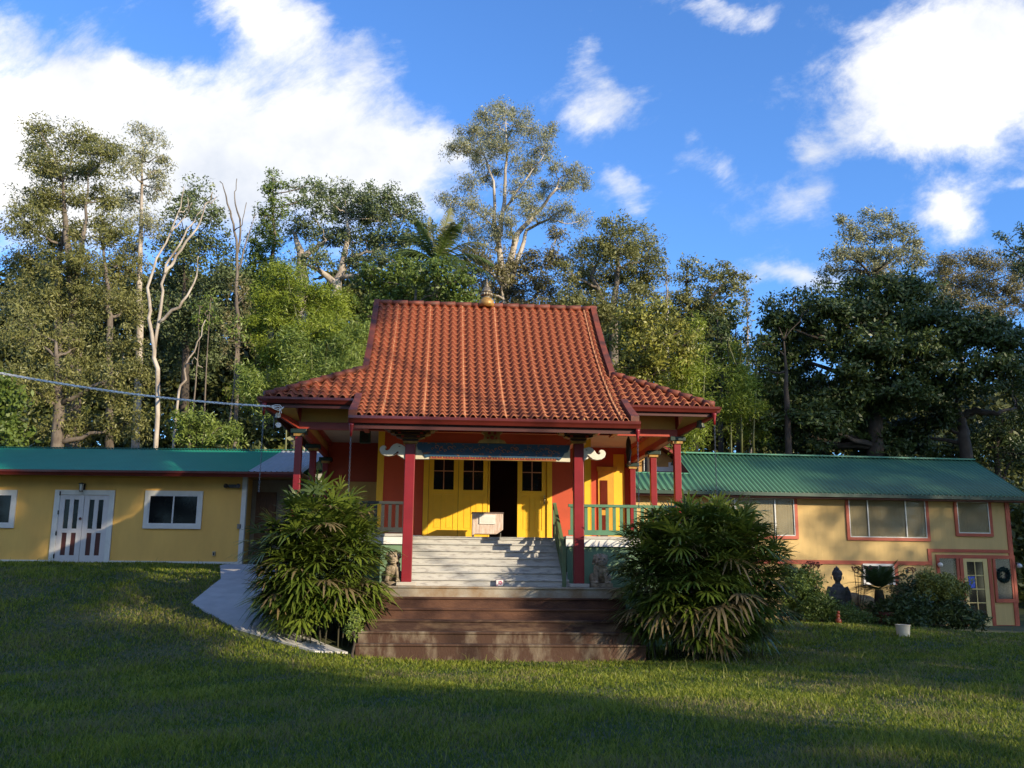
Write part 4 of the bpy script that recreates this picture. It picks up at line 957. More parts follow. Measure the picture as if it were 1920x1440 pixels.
bmesh.ops.recalc_face_normals(bm, faces=bm.faces)
me = bpy.data.meshes.new('path'); bm.to_mesh(me); bm.free()
me.materials.append(mat('path concrete', (.50,.49,.47), .85, .06, 1.8, .25, 80, c2=(.38,.37,.36)))
po = bpy.data.objects.new('path', me); col.objects.link(po); tag(po, kind='structure')
PATH = np.array(pl)
# ================================================================ BUDDHA
p = at(1572, 1120, 26.3); bx_, by_ = p.x, 26.3; gzb = tz(bx_, by_)
htop = at(1572, 1060, 26.3).z; BH = htop-gzb-.35
t = thing('seated_statue', 'dark grey stone seated buddha statue among the garden shrubs', 'statue', (bx_, by_, gzb), R(4))
MB().box(-.62,.62,-.42,.42,0,.18).lathe([(.60,.18),(.66,.24),(.60,.30),(.64,.35)], 20).build('base', GSTON, t, bevel=.02)
s_ = BH/1.62; z_ = .35
b_ = MB()
def e3(x, y, z, a, b2, c2, n=14): b_.ell((x*s_, y*s_, z_+z*s_), (a*s_, b2*s_, c2*s_), n)
def tb(pts_, rr_): b_.tube([(x*s_, y*s_, z_+z*s_) for x, y, z in pts_], [r_*s_ for r_ in rr_], 10)
for e in (-1, 1): 
    tb([(e*.12,.0,.12),(e*.42,-.14,.13),(e*.60,-.22,.11)], [.15,.15,.12]); tb([(e*.60,-.22,.11),(e*.3,-.42,.09),(-e*.12,-.40,.11)], [.12,.10,.07])
    tb([(e*.27,.0,.86),(e*.36,-.02,.66),(e*.38,-.08,.44),(e*.25,-.26,.28),(e*.05,-.33,.25)], [.10,.095,.075,.065,.05]); e3(e*.215, .01, 1.19, .02,.03,.085)
e3(0,.02,.22,.36,.22,.20); e3(0,.02,.48,.32,.18,.30); e3(0,.01,.72,.31,.17,.22); e3(0,.0,.90,.20,.12,.10); tb([(0,0,.9),(0,-.01,1.12)], [.10,.085])
e3(0,-.02,1.22,.155,.165,.19); e3(0,-.185,1.20,.022,.03,.04); e3(0,.0,1.32,.165,.17,.13); e3(0,.01,1.46,.095,.095,.09); e3(0,.01,1.55,.04,.04,.05)
e3(0,-.30,.26,.12,.10,.05)
bo_ = b_.build('body', GSTON, t, remesh=.016)
cu = MB()
for k in range(150):
    a_ = random.uniform(0, 2*pi); h_ = random.uniform(-.2, 1.0); rr_ = .165*math.sqrt(max(0, 1-(h_*.8)**2)); zz_ = 1.31+.14*h_
    if sin(a_) < -.5 and zz_ < 1.31: continue
    cu.ell((rr_*cos(a_)*s_, rr_*sin(a_)*s_, z_+zz_*s_), (.022*s_,)*3, 6)
for k in range(40):
    a_ = random.uniform(0, 2*pi); h_ = random.uniform(-.6, 1.0); rr_ = .095*math.sqrt(max(0, 1-h_*h_)); cu.ell((rr_*cos(a_)*s_, rr_*sin(a_)*s_, z_+(1.46+.09*h_)*s_), (.02*s_,)*3, 6)
cu.build('hair_curls', GSTON, t)
# bucket
p = ground(1694, 1194, 10, 30); t = thing('plastic_bucket', 'cream white open bucket on the grass before the garden shrubs', 'bucket', (p.x, p.y, tz(p.x, p.y)))
k_ = p.y/FPX*1.02; r_ = 12.5*k_; h_ = 21*k_
bk = mat('cream plastic', (.62,.57,.46), .5, .06, 4)
MB().lathe([(r_*.86,0),(r_*.93,h_*.5),(r_,h_),(r_*1.04,h_),(r_*1.04,h_*.93),(r_*1.0,h_*.93)][:4]+[(r_*.94,h_),(r_*.9,h_*.5),(r_*.82,.03)], 28).build('body', bk, t, smooth=False)
MB().lathe([(r_,h_*.92),(r_*1.06,h_*.93),(r_*1.06,h_*.985),(r_*1.0,h_*.99)], 28).build('rim', bk, t)
# red terracotta pot below the cycad, and small orange figure
# ================================================================ FAN PALMS
def fan_palm(label, c, rx, ry, z0, z1, nf, seed, group):
    r_ = np.random.default_rng(seed); x0, y0 = c; t = thing('fan_palm', label, 'palm', (x0, y0, tz(x0, y0)), 0, group); gz = tz(x0, y0)
    V = []; F = []; var = []; st = MB(); zc = z0+(z1-z0)*.46; rz = (z1-z0)*.54
    B = 0
    for i in range(nf):
        d = r_.normal(size=3); d /= np.linalg.norm(d)
        if d[1] > .3 and r_.random() < .6: d[1] *= -1
        if d[2] < -.75: d[2] *= -.6
        f = r_.random()**.22 if i % 5 else r_.random()**.5*.85
        lump = 1+.07*sin(5*d[0]+3*d[2]+seed)+.05*sin(9*d[2]+4*d[1])+.05*r_.normal()
        P = np.array([d[0]*rx*f*lump, d[1]*ry*f*lump, zc+d[2]*rz*f*lump-gz])
        P[2] = max(P[2], .25)
        out = np.array([d[0]*.9, d[1]*.9, .12+.55*d[2]]); out += r_.normal(size=3)*.28; out /= np.linalg.norm(out)
        s = np.cross(out, [0,0,1.0]); s /= np.linalg.norm(s)+1e-9; nn = np.cross(s, out)
        nb = r_.integers(7, 11); L = r_.uniform(.38, .60); span = r_.uniform(1.25, 1.75); dead = r_.random(); cv = r_.random()*.55
        if dead < .04+.08*(d[2] < -.1): cv = 1.0
        # petiole
        q0 = P-out*r_.uniform(.25, .5)+np.array([0,0,-.12]); st.tube([tuple(q0), tuple((q0+P)/2+np.array([0,0,.03])), tuple(P)], [.006,.005,.004], 4, False)
        for k in range(nb):
            th = -span+2*span*(k+.5)/nb+r_.normal()*.05
            a = out*cos(th)+s*sin(th)+nn*(.15+.08*r_.normal()); a /= np.linalg.norm(a); side = np.cross(nn, a); side /= np.linalg.norm(side)+1e-9
            l = L*(.75+.25*cos(th))*r_.uniform(.88, 1.1); w = r_.uniform(.018, .028); dr = r_.uniform(.15, .48)*(1.6 if cv == 1 else 1)*l
            pts = [(0, .25), (.3, 1), (.65, .95), (1.0, .25)]
            for (tt, ww) in pts:
                c_ = P+a*l*tt+np.array([0,0,-dr*tt**2.2]); V += [c_+side*w*ww, c_-side*w*ww]
            for j in range(3): F.append((B+2*j, B+2*j+1, B+2*j+3, B+2*j+2)); var.append(cv+r_.random()*.35 if cv < 1 else .97)
            B += 8
    npmesh('fronds', V, F, PALM, t, np.clip(var, 0, 1))
    for i in range(int(34*rx)):
        a = r_.uniform(0, 2*pi); q = r_.random()**.5; x, y = rx*.72*q*cos(a), ry*.7*q*sin(a); h = (zc-gz)*r_.uniform(.7, 1.5)
        st.tube([(x, y, tz(x0+x, y0+y)-gz-.02), (x*1.05+r_.normal()*.04, y*1.05, h*.5), (x*1.2+r_.normal()*.08, y*1.2, h)], [.014,.012,.010], 5, False)
    st.build('stems', mat('palm cane', (.06,.055,.03), .8, .2, 10), t)
PALM = leafmat('fan palm leaf', (.034,.072,.010), (.17,.22,.032), .22, .34, (.21,.16,.08), .5)
pc = at(597, 1050, 18.9); fan_palm('broad green fan palm clump in front of the left veranda beside the path', (pc.x, 19.2), 1.20, 1.12, tz(pc.x,19.2)+.15, at(602, 926, 19.2).z, 760, 5, 'fan palm clumps flanking the steps')
pc = at(1312, 1050, 18.9); fan_palm('large rounded green fan palm clump right of the steps', (pc.x, 19.0), 1.58, 1.3, .22, at(1312, 942, 19.0).z, 1150, 9, 'fan palm clumps flanking the steps')

# ================================================================ TREES
def leafm(n, a, b, **k): return leafmat(n, a, b, **k)
L_EUC = leafm('gum leaf olive', (.085,.098,.026), (.27,.265,.085), trans=.25, c3=(.22,.20,.10))
L_EUG = leafm('gum leaf grey green', (.14,.15,.07), (.38,.37,.20), trans=.2, c3=(.25,.23,.15))
L_DRK = leafm('dark broad leaf', (.028,.050,.014), (.090,.125,.032), trans=.2)
L_SPR = leafm('grey green broad leaf', (.060,.085,.034), (.17,.21,.085), trans=.2)
L_MID = leafm('mid green leaf', (.055,.095,.018), (.16,.215,.040), trans=.25)
L_BAM = leafm('bamboo leaf', (.11,.165,.018), (.31,.37,.045), trans=.35)
L_YEL = leafm('yellow green leaf', (.12,.135,.020), (.32,.31,.06), trans=.25)
L_OLV = leafm('olive dry leaf', (.10,.09,.038), (.25,.22,.095), trans=.2)
L_BRI = leafm('bright shrub leaf', (.08,.13,.022), (.26,.33,.07), trans=.3)
B_WHT = mat('pale gum bark', (.50,.44,.37), .8, .2, 2.5, .4, 12, c2=(.22,.17,.13), stretch=(1,1,.4))
B_GRY = mat('grey bark', (.20,.165,.13), .9, .2, 4, .6, 16, c2=(.09,.07,.055), stretch=(1,1,.4))
B_DRK = mat('dark bark', (.075,.058,.045), .9, .2, 4, .6, 16)
def bez(a, b, bend, n=6):
    a, b = Vector(a), Vector(b); m = (a+b)/2+Vector(bend); return [a*(1-t)**2+m*2*t*(1-t)+b*t*t for t in np.linspace(0, 1, n)]
def tree(name, label, cat, Y, trunks, clumps, lm, bark, leaf=.2, asp=.34, droop=.3, dens=1.0, spread=1.5, sub=.62, r0=.25, group=None, twig=1.0, seed=None, flat=.8, limbs=True, grow=1.08):
    """trunks: list of pixel polylines with base radius; clumps: (px,py,rx,ry) in pixels; all at world depth about Y"""
    sd_ = seed if seed is not None else int(Y*13+clumps[0][0]) if clumps else int(Y*13+trunks[0][0][0][0]); r_ = np.random.default_rng(sd_); m = Y/FPX
    b0 = at(*trunks[0][0][0], Y); bx, by = b0.x, Y; gz = tz(bx, by); t = thing(name, label, cat, (bx, by, gz-.05), 0, group); O = Vector((bx, by, gz-.05))
    tb = MB(); tpts = []
    for k, (pl_, r_base) in enumerate(trunks):
        pts = []
        for i, (px, py) in enumerate(pl_): p = at(px, py, Y+(0 if i == 0 else r_.normal()*.25*(k > 0)))-O; pts.append(p)
        if k == 0: pts[0] = Vector((pts[0].x, pts[0].y, 0))
        if k > 0 and pl_[0][1] < 845 and tpts:
            pts[0] = min(tpts, key=lambda q: (q[0]-pts[0]).length)[0].copy()
        fine = []
        for i in range(len(pts)-1):
            for q in np.linspace(0, 1, 4, endpoint=False): fine.append(pts[i].lerp(pts[i+1], q))
        fine.append(pts[-1]); n = len(fine); fine = [p+Vector(r_.normal(size=3)*.035) if 0 < i < n-1 else p for i, p in enumerate(fine)]
        rad = [max(.018, r_base*(1-.86*(i/(n-1)))) for i in range(n)]
        if k == 0: rad[0] *= 1.35
        tb.tube(fine, rad, 8); tpts += [(p, rr) for p, rr in zip(fine, rad)]
    C = []; RR = []
    for (px, py, rx, ry) in clumps:
        yo = r_.uniform(-1, 1)*spread; c = at(px, py, Y+yo)-O; a, b_ = rx*m*grow, ry*m*grow; dy = (a+b_)/2*.8
        ns = max(5, int(4.6*(a*b_+a*dy)/(sub*sub))); ns = min(ns, 240)
        # limb from the nearest lower trunk point
        if limbs and tpts:
            best = min(tpts, key=lambda q: (q[0]-c).length+(1.5*max(0, q[0].z-c.z+a*.3))); st_ = best[0]
            path = bez(st_, c, (0, 0, -.12*(c-st_).length*.4), 7); rr = min(best[1]*.8, .05+.025*(c-st_).length); tb.tube([p+Vector(r_.normal(size=3)*.05) if 0 < i < 6 else p for i, p in enumerate(path)], list(np.linspace(rr, .022, 7)), 6)
        for i in range(ns):
            d = r_.normal(size=3); d /= np.linalg.norm(d); f = r_.random()**.42*(1+.12*r_.normal())
            P = Vector((c.x+d[0]*a*f, c.y+d[1]*dy*f, c.z+d[2]*b_*f)); C.append(tuple(P)); RR.append(sub*r_.uniform(.45, 1.1))
            if r_.random() < .22*twig: tb.tube(bez(c.lerp(P, .1), P, (r_.normal()*.1, r_.normal()*.1, -.1), 4), [.028,.02,.014,.008], 4, False)
    if clumps:
        leaf *= .78; n = max(6, int(dens*1.35*(sub*.78)**2*pi/(leaf*leaf*asp*.5)/2)); C = np.array(C)
        V, F, vv = leaf_cloud(C, np.array(RR), n, leaf, asp, droop, flat=flat); npmesh('crown', V, F, lm, t, vv)
    tb.build('trunk', bark, t, smooth=True)
    return t
G1 = 'tall trees behind the buildings'
# --- left
tree('gum_tree', 'tallest gum tree at the left edge with a broad olive crown', 'tree', 40,
     [([(150,850),(140,700),(138,560),(125,450),(118,340)], .42), ([(125,850),(112,640),(108,500),(120,420)], .3), ([(140,560),(160,440),(165,330)], .16), ([(205,860),(205,620),(200,520),(185,420)], .2)],
     [(75,240,28,22),(60,270,20,22),(140,265,60,34),(100,300,44,30),(190,290,38,34),(215,275,20,18),(150,325,58,28),(80,320,22,20),(65,375,55,30),(120,380,46,32),(190,370,40,36),(50,420,50,34),(120,440,60,36),(200,440,60,38),(60,490,56,40),(150,500,66,40),(230,500,50,40),(90,560,60,40),(170,570,66,40),(240,575,45,38),(30,560,40,40)],
     L_EUC, B_GRY, .20, .30, .45, .85, 2.2, .62, group=G1)
tree('gum_tree', 'thin grey green gum tree just right of the tallest left gum', 'tree', 43, [([(262,850),(262,600),(262,420),(270,270)], .22)],
     [(262,245,17,16),(290,262,24,20),(262,285,26,22),(305,290,16,18),(285,320,32,26),(245,320,24,24),(300,355,22,24),(255,370,34,30),(280,420,36,32),(250,470,30,30)], L_EUG, B_WHT, .19, .28, .5, .6, 1.4, .55, group=G1)
tree('gum_tree', 'low spreading olive gum foliage over the left roof', 'tree', 36.5, [([(110,860),(112,760),(105,640)], .36), ([(112,760),(190,720),(230,690)], .12)],
     [(60,640,62,44),(150,650,66,42),(230,650,50,46),(40,720,48,44),(120,720,60,40),(200,720,60,40),(265,700,36,46),(110,790,44,34),(165,800,40,26),(235,790,50,34),(30,600,40,40)], L_EUC, B_GRY, .19, .30, .5, .7, 1.4, .58, group=G1)
tree('bare_tree', 'white barked forked bare tree left of centre', 'tree', 35.2, [([(300,860),(297,690),(283,620),(278,540),(300,470),(335,400),(345,350)], .10), ([(297,650),(302,560),(310,500),(345,440),(372,405),(398,360)], .07), ([(303,515),(330,480),(370,430),(385,385),(405,370)], .07), ([(300,610),(345,565),(368,520),(372,480)], .07), ([(335,400),(352,392),(352,370)], .035), ([(320,430),(345,410),(360,380)], .04)],
     [], L_EUG, B_WHT)
tree('dark_tree', 'dense dark green tree behind the white bare tree', 'tree', 45, [([(350,860),(350,650),(345,480)], .3)],
     [(370,365,30,24),(340,400,36,28),(395,410,24,26),(330,460,48,38),(390,460,44,38),(350,520,60,40),(420,520,40,36),(320,590,50,50),(400,590,60,50),(360,660,70,50)], L_SPR, B_DRK, .20, .45, .1, .9, 1.8, .66, group=G1)
tree('bare_tree', 'thin grey dead treetop against the white cloud', 'tree', 41, [([(445,860),(447,600),(445,480),(438,420),(425,370),(412,340)], .10), ([(445,480),(450,420),(440,370),(444,335)], .06), ([(446,520),(465,440),(478,400)], .05), ([(440,440),(455,420),(462,380)], .03)], [(450,560,26,60),(440,640,30,50)], L_OLV, B_GRY, dens=.35)
tree('gum_tree', 'slender tree with tufted top above the bamboo', 'tree', 46, [([(505,860),(508,560),(512,440),(512,340)], .2)],
     [(512,335,16,16),(508,365,22,20),(522,350,16,10),(500,400,26,22),(530,395,18,18),(510,440,34,26),(480,470,34,30),(500,510,50,34),(460,520,34,34),(560,350,13,12),(588,345,14,13),(565,375,22,16)], L_MID, B_GRY, .2, .4, .15, .8, 1.2, .5, group=G1)
tree('spreading_tree', 'dark umbrella shaped spreading tree left of the tallest central gum', 'tree', 44, [([(640,860),(628,560),(640,510),(652,440),(650,400)], .3), ([(632,530),(595,505),(560,490)], .2), ([(560,860),(566,520),(565,470),(548,430)], .42), ([(566,480),(600,460),(612,450)], .18), ([(640,500),(700,470),(740,450)], .09)],
     [(600,365,34,26),(640,360,34,24),(680,372,44,26),(720,370,34,26),(655,400,60,22),(715,410,56,26),(760,400,38,26),(775,375,16,12),(590,410,34,24),(560,430,26,22),(620,440,50,22),(690,450,70,26),(760,450,50,24),(660,490,50,22),(740,490,54,26),(590,485,40,24),(800,430,26,20)],
     L_SPR, B_WHT, .18, .42, .1, .75, 1.6, .5, group=G1)
# bamboo
def bamboo(label, Y, cl, lm=L_BAM, dens=.95, seed=1):
    xs_ = [c_[0] for c_ in cl]; x_ = sum(xs_)/len(xs_); return tree('bamboo', label, 'bamboo', Y, [([(x_+q*22, 870), (x_+q*26, 640), (cl[q%len(cl)][0], cl[q%len(cl)][1])], .05) for q in range(-1, 2)], cl, lm, mat('bamboo cane', (.10,.11,.03), .5, .1, 6), .20, .20, .35, dens, 1.2, .6, group='bamboo clumps behind the temple', seed=seed)
bamboo('bright green arching bamboo left of the temple roof', 35.5, [(540,520,50,24),(500,550,44,34),(580,545,50,30),(620,575,46,32),(520,600,60,40),(600,620,60,40),(560,660,60,46),(500,670,50,40),(650,640,46,46),(640,700,50,40),(560,725,60,40),(490,740,50,36),(600,575,40,30)], seed=3)
bamboo('yellow green bamboo close behind the left roof wing', 33.6, [(560,650,40,36),(620,660,44,40),(665,640,30,40),(590,710,60,34),(650,700,40,30),(470,720,30,34),(540,760,50,30)], L_BRI, seed=5)
tree('broadleaf_tree', 'glossy green tree behind the left end of the roof ridge', 'tree', 37, [([(760,860),(765,640),(780,540)], .25)],
     [(700,520,40,26),(750,515,40,30),(800,510,44,28),(840,530,36,30),(720,560,46,30),(780,560,50,30),(840,575,46,26),(690,590,40,40),(820,600,50,30),(870,560,30,34)], L_MID, B_GRY, .2, .45, .1, .95, 1.2, .55, group=G1)
# palm behind
def feather_palm(label, px, py, Y, L, n, base_py):
    r_ = np.random.default_rng(4); c = at(px, py, Y); gz = tz(c.x, Y); t = thing('feather_palm', label, 'palm', (c.x, Y, gz)); zc = c.z-gz
    MB().tube([(0,0,0),(.1,0,zc*.5),(0,0,zc-.1)], [.2,.15,.13], 10).build('trunk', B_GRY, t, smooth=True)
    V = []; F = []; var = []; B = 0; rb_ = MB()
    for i in range(n):
        az = r_.uniform(0, 2*pi); el = r_.uniform(-.15, 1.45); l = L*r_.uniform(.8, 1.1); d = np.array([cos(az)*cos(el), sin(az)*cos(el), sin(el)]); s = np.array([-sin(az), cos(az), 0.0]); pts = []
        for q in np.linspace(0, 1, 12): pts.append(np.array([0,0,zc])+d*l*q+np.array([0,0,-.55*l*q**2.4*cos(el)]))
        rb_.tube([tuple(p) for p in pts], list(np.linspace(.03,.008,12)), 4, False)
        for k in range(44):
            q = .12+.88*k/43; j = min(10, int(q*11)); f = q*11-j; p = pts[j]*(1-f)+pts[j+1]*f; tg = pts[j+1]-pts[j]; tg = tg/np.linalg.norm(tg); ll = .62*sin(pi*min(1, q*.85+.12))**.7
            for e in (-1, 1):
                a = s*e*.8+tg*.6+np.array([0,0,-.28+.1*r_.normal()]); a /= np.linalg.norm(a); w = tg*.022
                V += [p-w, p+w, p+a*ll*.6+w*.8+np.array([0,0,-.03]), p+a*ll*.6-w*.8+np.array([0,0,-.03]), p+a*ll+np.array([0,0,-.12])+w*.1, p+a*ll+np.array([0,0,-.12])-w*.1]
                F += [(B,B+1,B+2,B+3),(B+3,B+2,B+4,B+5)]; vv = .8*r_.random() if i % 5 else .95; var += [vv, vv]; B += 6
    npmesh('fronds', V, F, leafm('palm frond', (.05,.08,.02), (.16,.22,.06), c3=(.28,.27,.12)), t, var); rb_.build('frond_ribs', L_BAM, t)
feather_palm('feather palm rising behind the roof left of the finial', 818, 492, 38.5, 2.6, 22, 600)
tree('gum_tree', 'tallest central white trunked gum tree behind the roof ridge', 'tree', 47,
     [([(950,860),(950,560),(935,450),(945,380),(950,300),(948,230)], .21), ([(952,530),(970,440),(1005,400),(1040,360),(1055,330)], .19), ([(935,520),(930,430),(925,340),(900,270)], .15), ([(955,560),(975,470),(990,430),(1030,410),(1065,420)], .15), ([(940,400),(990,330),(1020,290)], .08), ([(938,440),(895,400),(860,370)], .07), ([(930,540),(880,480),(850,450)], .08)],
     [(950,205,24,16),(905,215,26,18),(968,225,24,20),(880,245,24,18),(920,250,34,22),(1000,240,24,18),(1030,245,16,14),(870,275,28,14),(850,280,14,10),(900,290,30,20),(950,280,34,22),(1010,275,28,22),(985,310,30,22),(910,330,24,18),(1040,305,18,14),(1075,320,22,17),(1098,338,13,13),(1060,350,22,16),(1020,350,20,16),(880,345,24,14),(845,380,14,15),(875,385,28,18),(980,360,26,22),(1000,390,26,20),(1030,400,22,14),(915,400,20,16),(1090,412,20,14),(880,430,26,20),(960,420,22,20),(1060,385,18,12),(830,370,9,9),(925,440,22,18)],
     L_EUG, B_WHT, .16, .26, .6, .62, 2.2, .58, group=G1, seed=77, grow=1.32)
tree('olive_tree', 'greyish olive foliage directly behind the finial', 'tree', 42, [([(950,860),(945,600),(940,520)], .2), ([(1000,640),(1002,560),(1015,500)], .1)],
     [(890,480,36,26),(930,500,40,34),(985,500,44,34),(1030,480,34,28),(960,545,56,30),(1020,545,40,34),(900,540,36,32),(990,585,50,26),(1045,440,22,16),(870,510,30,24)], L_OLV, B_WHT, .19, .32, .4, .8, 1.4, .55, group=G1)
tree('gum_tree', 'rounded dark olive tree right of the tallest central gum', 'tree', 41, [([(1150,860),(1150,600),(1160,470)], .32), ([(1090,620),(1110,520),(1130,450)], .14)],
     [(1155,425,34,22),(1190,430,24,20),(1120,455,34,24),(1200,470,40,30),(1155,475,44,34),(1095,480,36,28),(1215,510,36,34),(1160,525,56,34),(1095,530,46,36),(1200,560,46,34),(1120,580,56,34),(1075,570,36,36),(1060,510,24,28),(1225,480,20,22),(1180,610,50,34)], L_EUC, B_GRY, .19, .32, .35, .9, 1.8, .58, group=G1)
tree('bare_tree', 'thin pole like dead trunk in the gap right of the roof', 'tree', 43, [([(1254,860),(1252,660),(1250,560),(1249,502)], .09)], [(1250,560,7,34),(1251,520,5,14),(1246,600,9,20)], L_OLV, B_WHT, .16, .3, dens=.4, sub=.25)
tree('spreading_tree', 'sparse spreading tree against the sky gap right of the roof', 'tree', 47, [([(1300,860),(1300,640),(1320,570),(1360,530),(1385,515)], .2), ([(1300,620),(1285,540),(1290,490)], .1), ([(1320,590),(1350,570),(1380,545)], .07)],
     [(1290,495,18,15),(1280,520,18,16),(1320,515,26,14),(1350,520,22,14),(1378,510,18,10),(1398,518,9,6),(1362,540,26,12),(1385,545,14,9),(1330,545,30,14),(1285,560,34,26),(1320,580,34,24),(1265,590,30,24),(1350,590,26,20),(1360,500,12,8)], L_EUC, B_DRK, .2, .4, .1, .8, 1.3, .48, group=G1)
tree('columnar_tree', 'narrow column of foliage standing alone in the sky gap', 'tree', 46, [([(1402,860),(1402,700),(1400,560)], .1)], [(1398,560,11,12),(1400,590,8,20),(1402,630,7,24),(1403,670,9,22),(1404,710,12,24)], L_EUG, B_WHT, .17, .35, dens=.7, sub=.28)
tree('dark_tree', 'blue green shaded tree in the gap left of the big dark tree', 'tree', 42, [([(1345,860),(1350,700),(1345,600)], .16), ([(1385,860),(1385,700),(1380,610)], .12)],
     [(1345,600,24,20),(1380,590,20,18),(1350,640,36,30),(1330,680,30,34),(1385,650,28,30),(1370,700,44,34),(1340,740,44,40),(1400,745,36,36)], L_DRK, B_DRK, .2, .45, .1, .8, 1.3, .52, group=G1)
tree('broadleaf_tree', 'yellow green broadleaf tree behind the right roof wing', 'tree', 33.5, [([(1215,860),(1215,700),(1220,640)], .2), ([(1220,680),(1250,640),(1275,620)], .1)],
     [(1190,600,36,22),(1225,590,36,20),(1260,620,34,24),(1175,640,36,28),(1225,640,44,26),(1285,645,30,26),(1195,690,46,28),(1250,690,44,30),(1170,700,30,30)], L_YEL, B_DRK, .19, .45, .05, .85, 1.1, .5, group=G1)
bamboo('tall feathery bamboo right of the right roof wing', 35, [(1310,610,18,20),(1300,650,26,30),(1285,700,36,34),(1320,700,26,36),(1260,740,40,30),(1310,760,36,40),(1290,810,44,40)], seed=7)
bamboo('feathery bamboo in front of the sky gap', 36, [(1385,660,22,22),(1380,700,36,28),(1400,740,34,30),(1370,780,40,40),(1420,790,34,40)], seed=8)
# --- right
tree('broad_dark_tree', 'huge dark rounded tree above the green lodge roof', 'tree', 38, [([(1640,860),(1640,740),(1650,640)], .5), ([(1815,880),(1808,815),(1800,780),(1830,770),(1870,775),(1905,765)], .28), ([(1800,785),(1790,760),(1800,735)], .15)],
     [(1600,545,50,26),(1660,545,60,28),(1720,550,50,30),(1540,580,54,30),(1600,590,70,36),(1680,600,80,40),(1760,590,60,34),(1490,610,44,34),(1450,600,26,22),(1540,640,70,40),(1460,660,46,40),(1620,660,80,44),(1710,660,80,44),(1800,630,60,40),(1860,620,56,34),(1900,650,40,50),(1500,710,60,46),(1580,730,70,50),(1670,740,80,50),(1760,720,70,46),(1850,700,60,40),(1450,740,40,40),(1530,790,60,40),(1600,810,60,36),(1700,810,60,40),(1440,800,40,36),(1500,830,50,26),(1640,840,60,24),(1750,790,40,36),(1900,720,30,36)],
     L_DRK, B_DRK, .24, .45, .1, 1.7, 2.0, .70, r0=.5, group=G1, flat=.55)
tree('dark_tree', 'dark leafy tree at the left shoulder of the huge dark tree', 'tree', 36, [([(1480,880),(1475,760),(1470,640)], .2)],
     [(1445,570,16,14),(1490,555,26,18),(1525,560,24,20),(1460,600,34,22),(1440,640,24,22),(1430,690,24,28)], L_DRK, B_DRK, .2, .42, .1, .8, 1, .46, group=G1)
tree('gum_tree', 'lighter grey green tree topping the huge dark tree', 'tree', 47, [([(1645,860),(1645,560),(1640,460)], .22), ([(1645,540),(1600,480),(1580,440)], .08), ([(1645,520),(1690,470),(1710,440)], .08)],
     [(1625,408,20,16),(1580,415,20,12),(1665,410,22,15),(1595,440,26,16),(1640,440,34,20),(1690,435,30,18),(1720,450,22,16),(1570,475,26,14),(1610,475,40,18),(1670,475,44,20),(1720,485,32,20),(1560,505,26,14),(1640,510,60,22),(1545,530,16,14)], L_EUG, B_DRK, .20, .35, .2, .8, 1.6, .48, group=G1)
tree('olive_tree', 'pale olive brown foliage at the right edge beyond the dark tree', 'tree', 52, [([(1800,860),(1800,600),(1800,520)], .2)],
     [(1770,490,32,20),(1820,485,34,22),(1870,495,36,24),(1910,510,30,30),(1760,520,40,24),(1820,530,50,30),(1880,545,50,30),(1780,560,50,24),(1850,585,50,24),(1920,570,30,30)], L_OLV, B_GRY, .2, .3, .4, .75, 1.5, .52, group=G1)
tree('gum_tree', 'dark tree leaning in at the right edge of the picture', 'tree', 44, [([(1990,860),(1970,600),(1935,470)], .2), ([(1950,520),(1910,480),(1885,455)], .05)],
     [(1880,445,14,9),(1890,470,14,11),(1918,430,12,13),(1925,460,20,20),(1940,500,36,26)], L_DRK, B_DRK, .19, .4, .1, .8, 1, .4, group=G1)
tree('dark_tree', 'dark understorey tree behind the right end of the lodge roof', 'tree', 42, [([(1860,900),(1870,840),(1880,780)], .2)],
     [(1870,800,40,34),(1915,800,30,40),(1905,850,40,34),(1830,840,40,30),(1770,845,40,24),(1940,740,40,50)], L_DRK, B_DRK, .2, .42, .1, .9, 1.4, .55, group=G1)
# shrubs near the left roof
tree('flowering_shrub', 'bright yellow green shrub just above the left teal roof', 'shrub', 33.2, [([(372,870),(370,820),(372,790)], .05), ([(372,845),(400,810),(420,800)], .03)],
     [(345,785,26,16),(380,790,30,20),(410,805,30,20),(350,810,26,16),(395,825,40,14),(435,820,22,16)], L_BRI, B_DRK, .17, .3, .1, .9, .8, .36)
tree('leafy_tree', 'broad leafed green tree at the far left edge over the roof', 'tree', 33.5, [([(-30,870),(-20,780),(0,740)], .12)],
     [(0,715,34,22),(10,750,38,24),(-10,790,40,30),(20,800,34,26),(30,835,30,16),(-20,740,34,30)], L_MID, B_DRK, .26, .5, .05, .9, .8, .5)
for (px, top, l_) in ((375, 575, 'thin sapling with pale yellow leaf tufts right of the white bare tree'), (395, 560, 'taller thin sapling with pale yellow leaf tufts'), (445, 600, 'thin sapling with pale yellow leaves near the bamboo')):
    tree('sapling', l_, 'sapling', 34.6+px*.001, [([(px-25,870),(px-8,720),(px,top)], .05)], [(px+2,top,12,10),(px-6,top+22,11,9),(px+8,top+34,10,9)], L_BRI, B_GRY, .18, .35, .2, .6, .3, .28, group='thin saplings behind the left roof', seed=px)
tree('bare_tree', 'pale leaning bare stem low behind the left roof', 'tree', 34, [([(325,870),(335,735),(352,680),(372,640),(385,600)], .06), ([(352,680),(365,675),(380,690)], .02)], [], L_EUG, B_WHT)
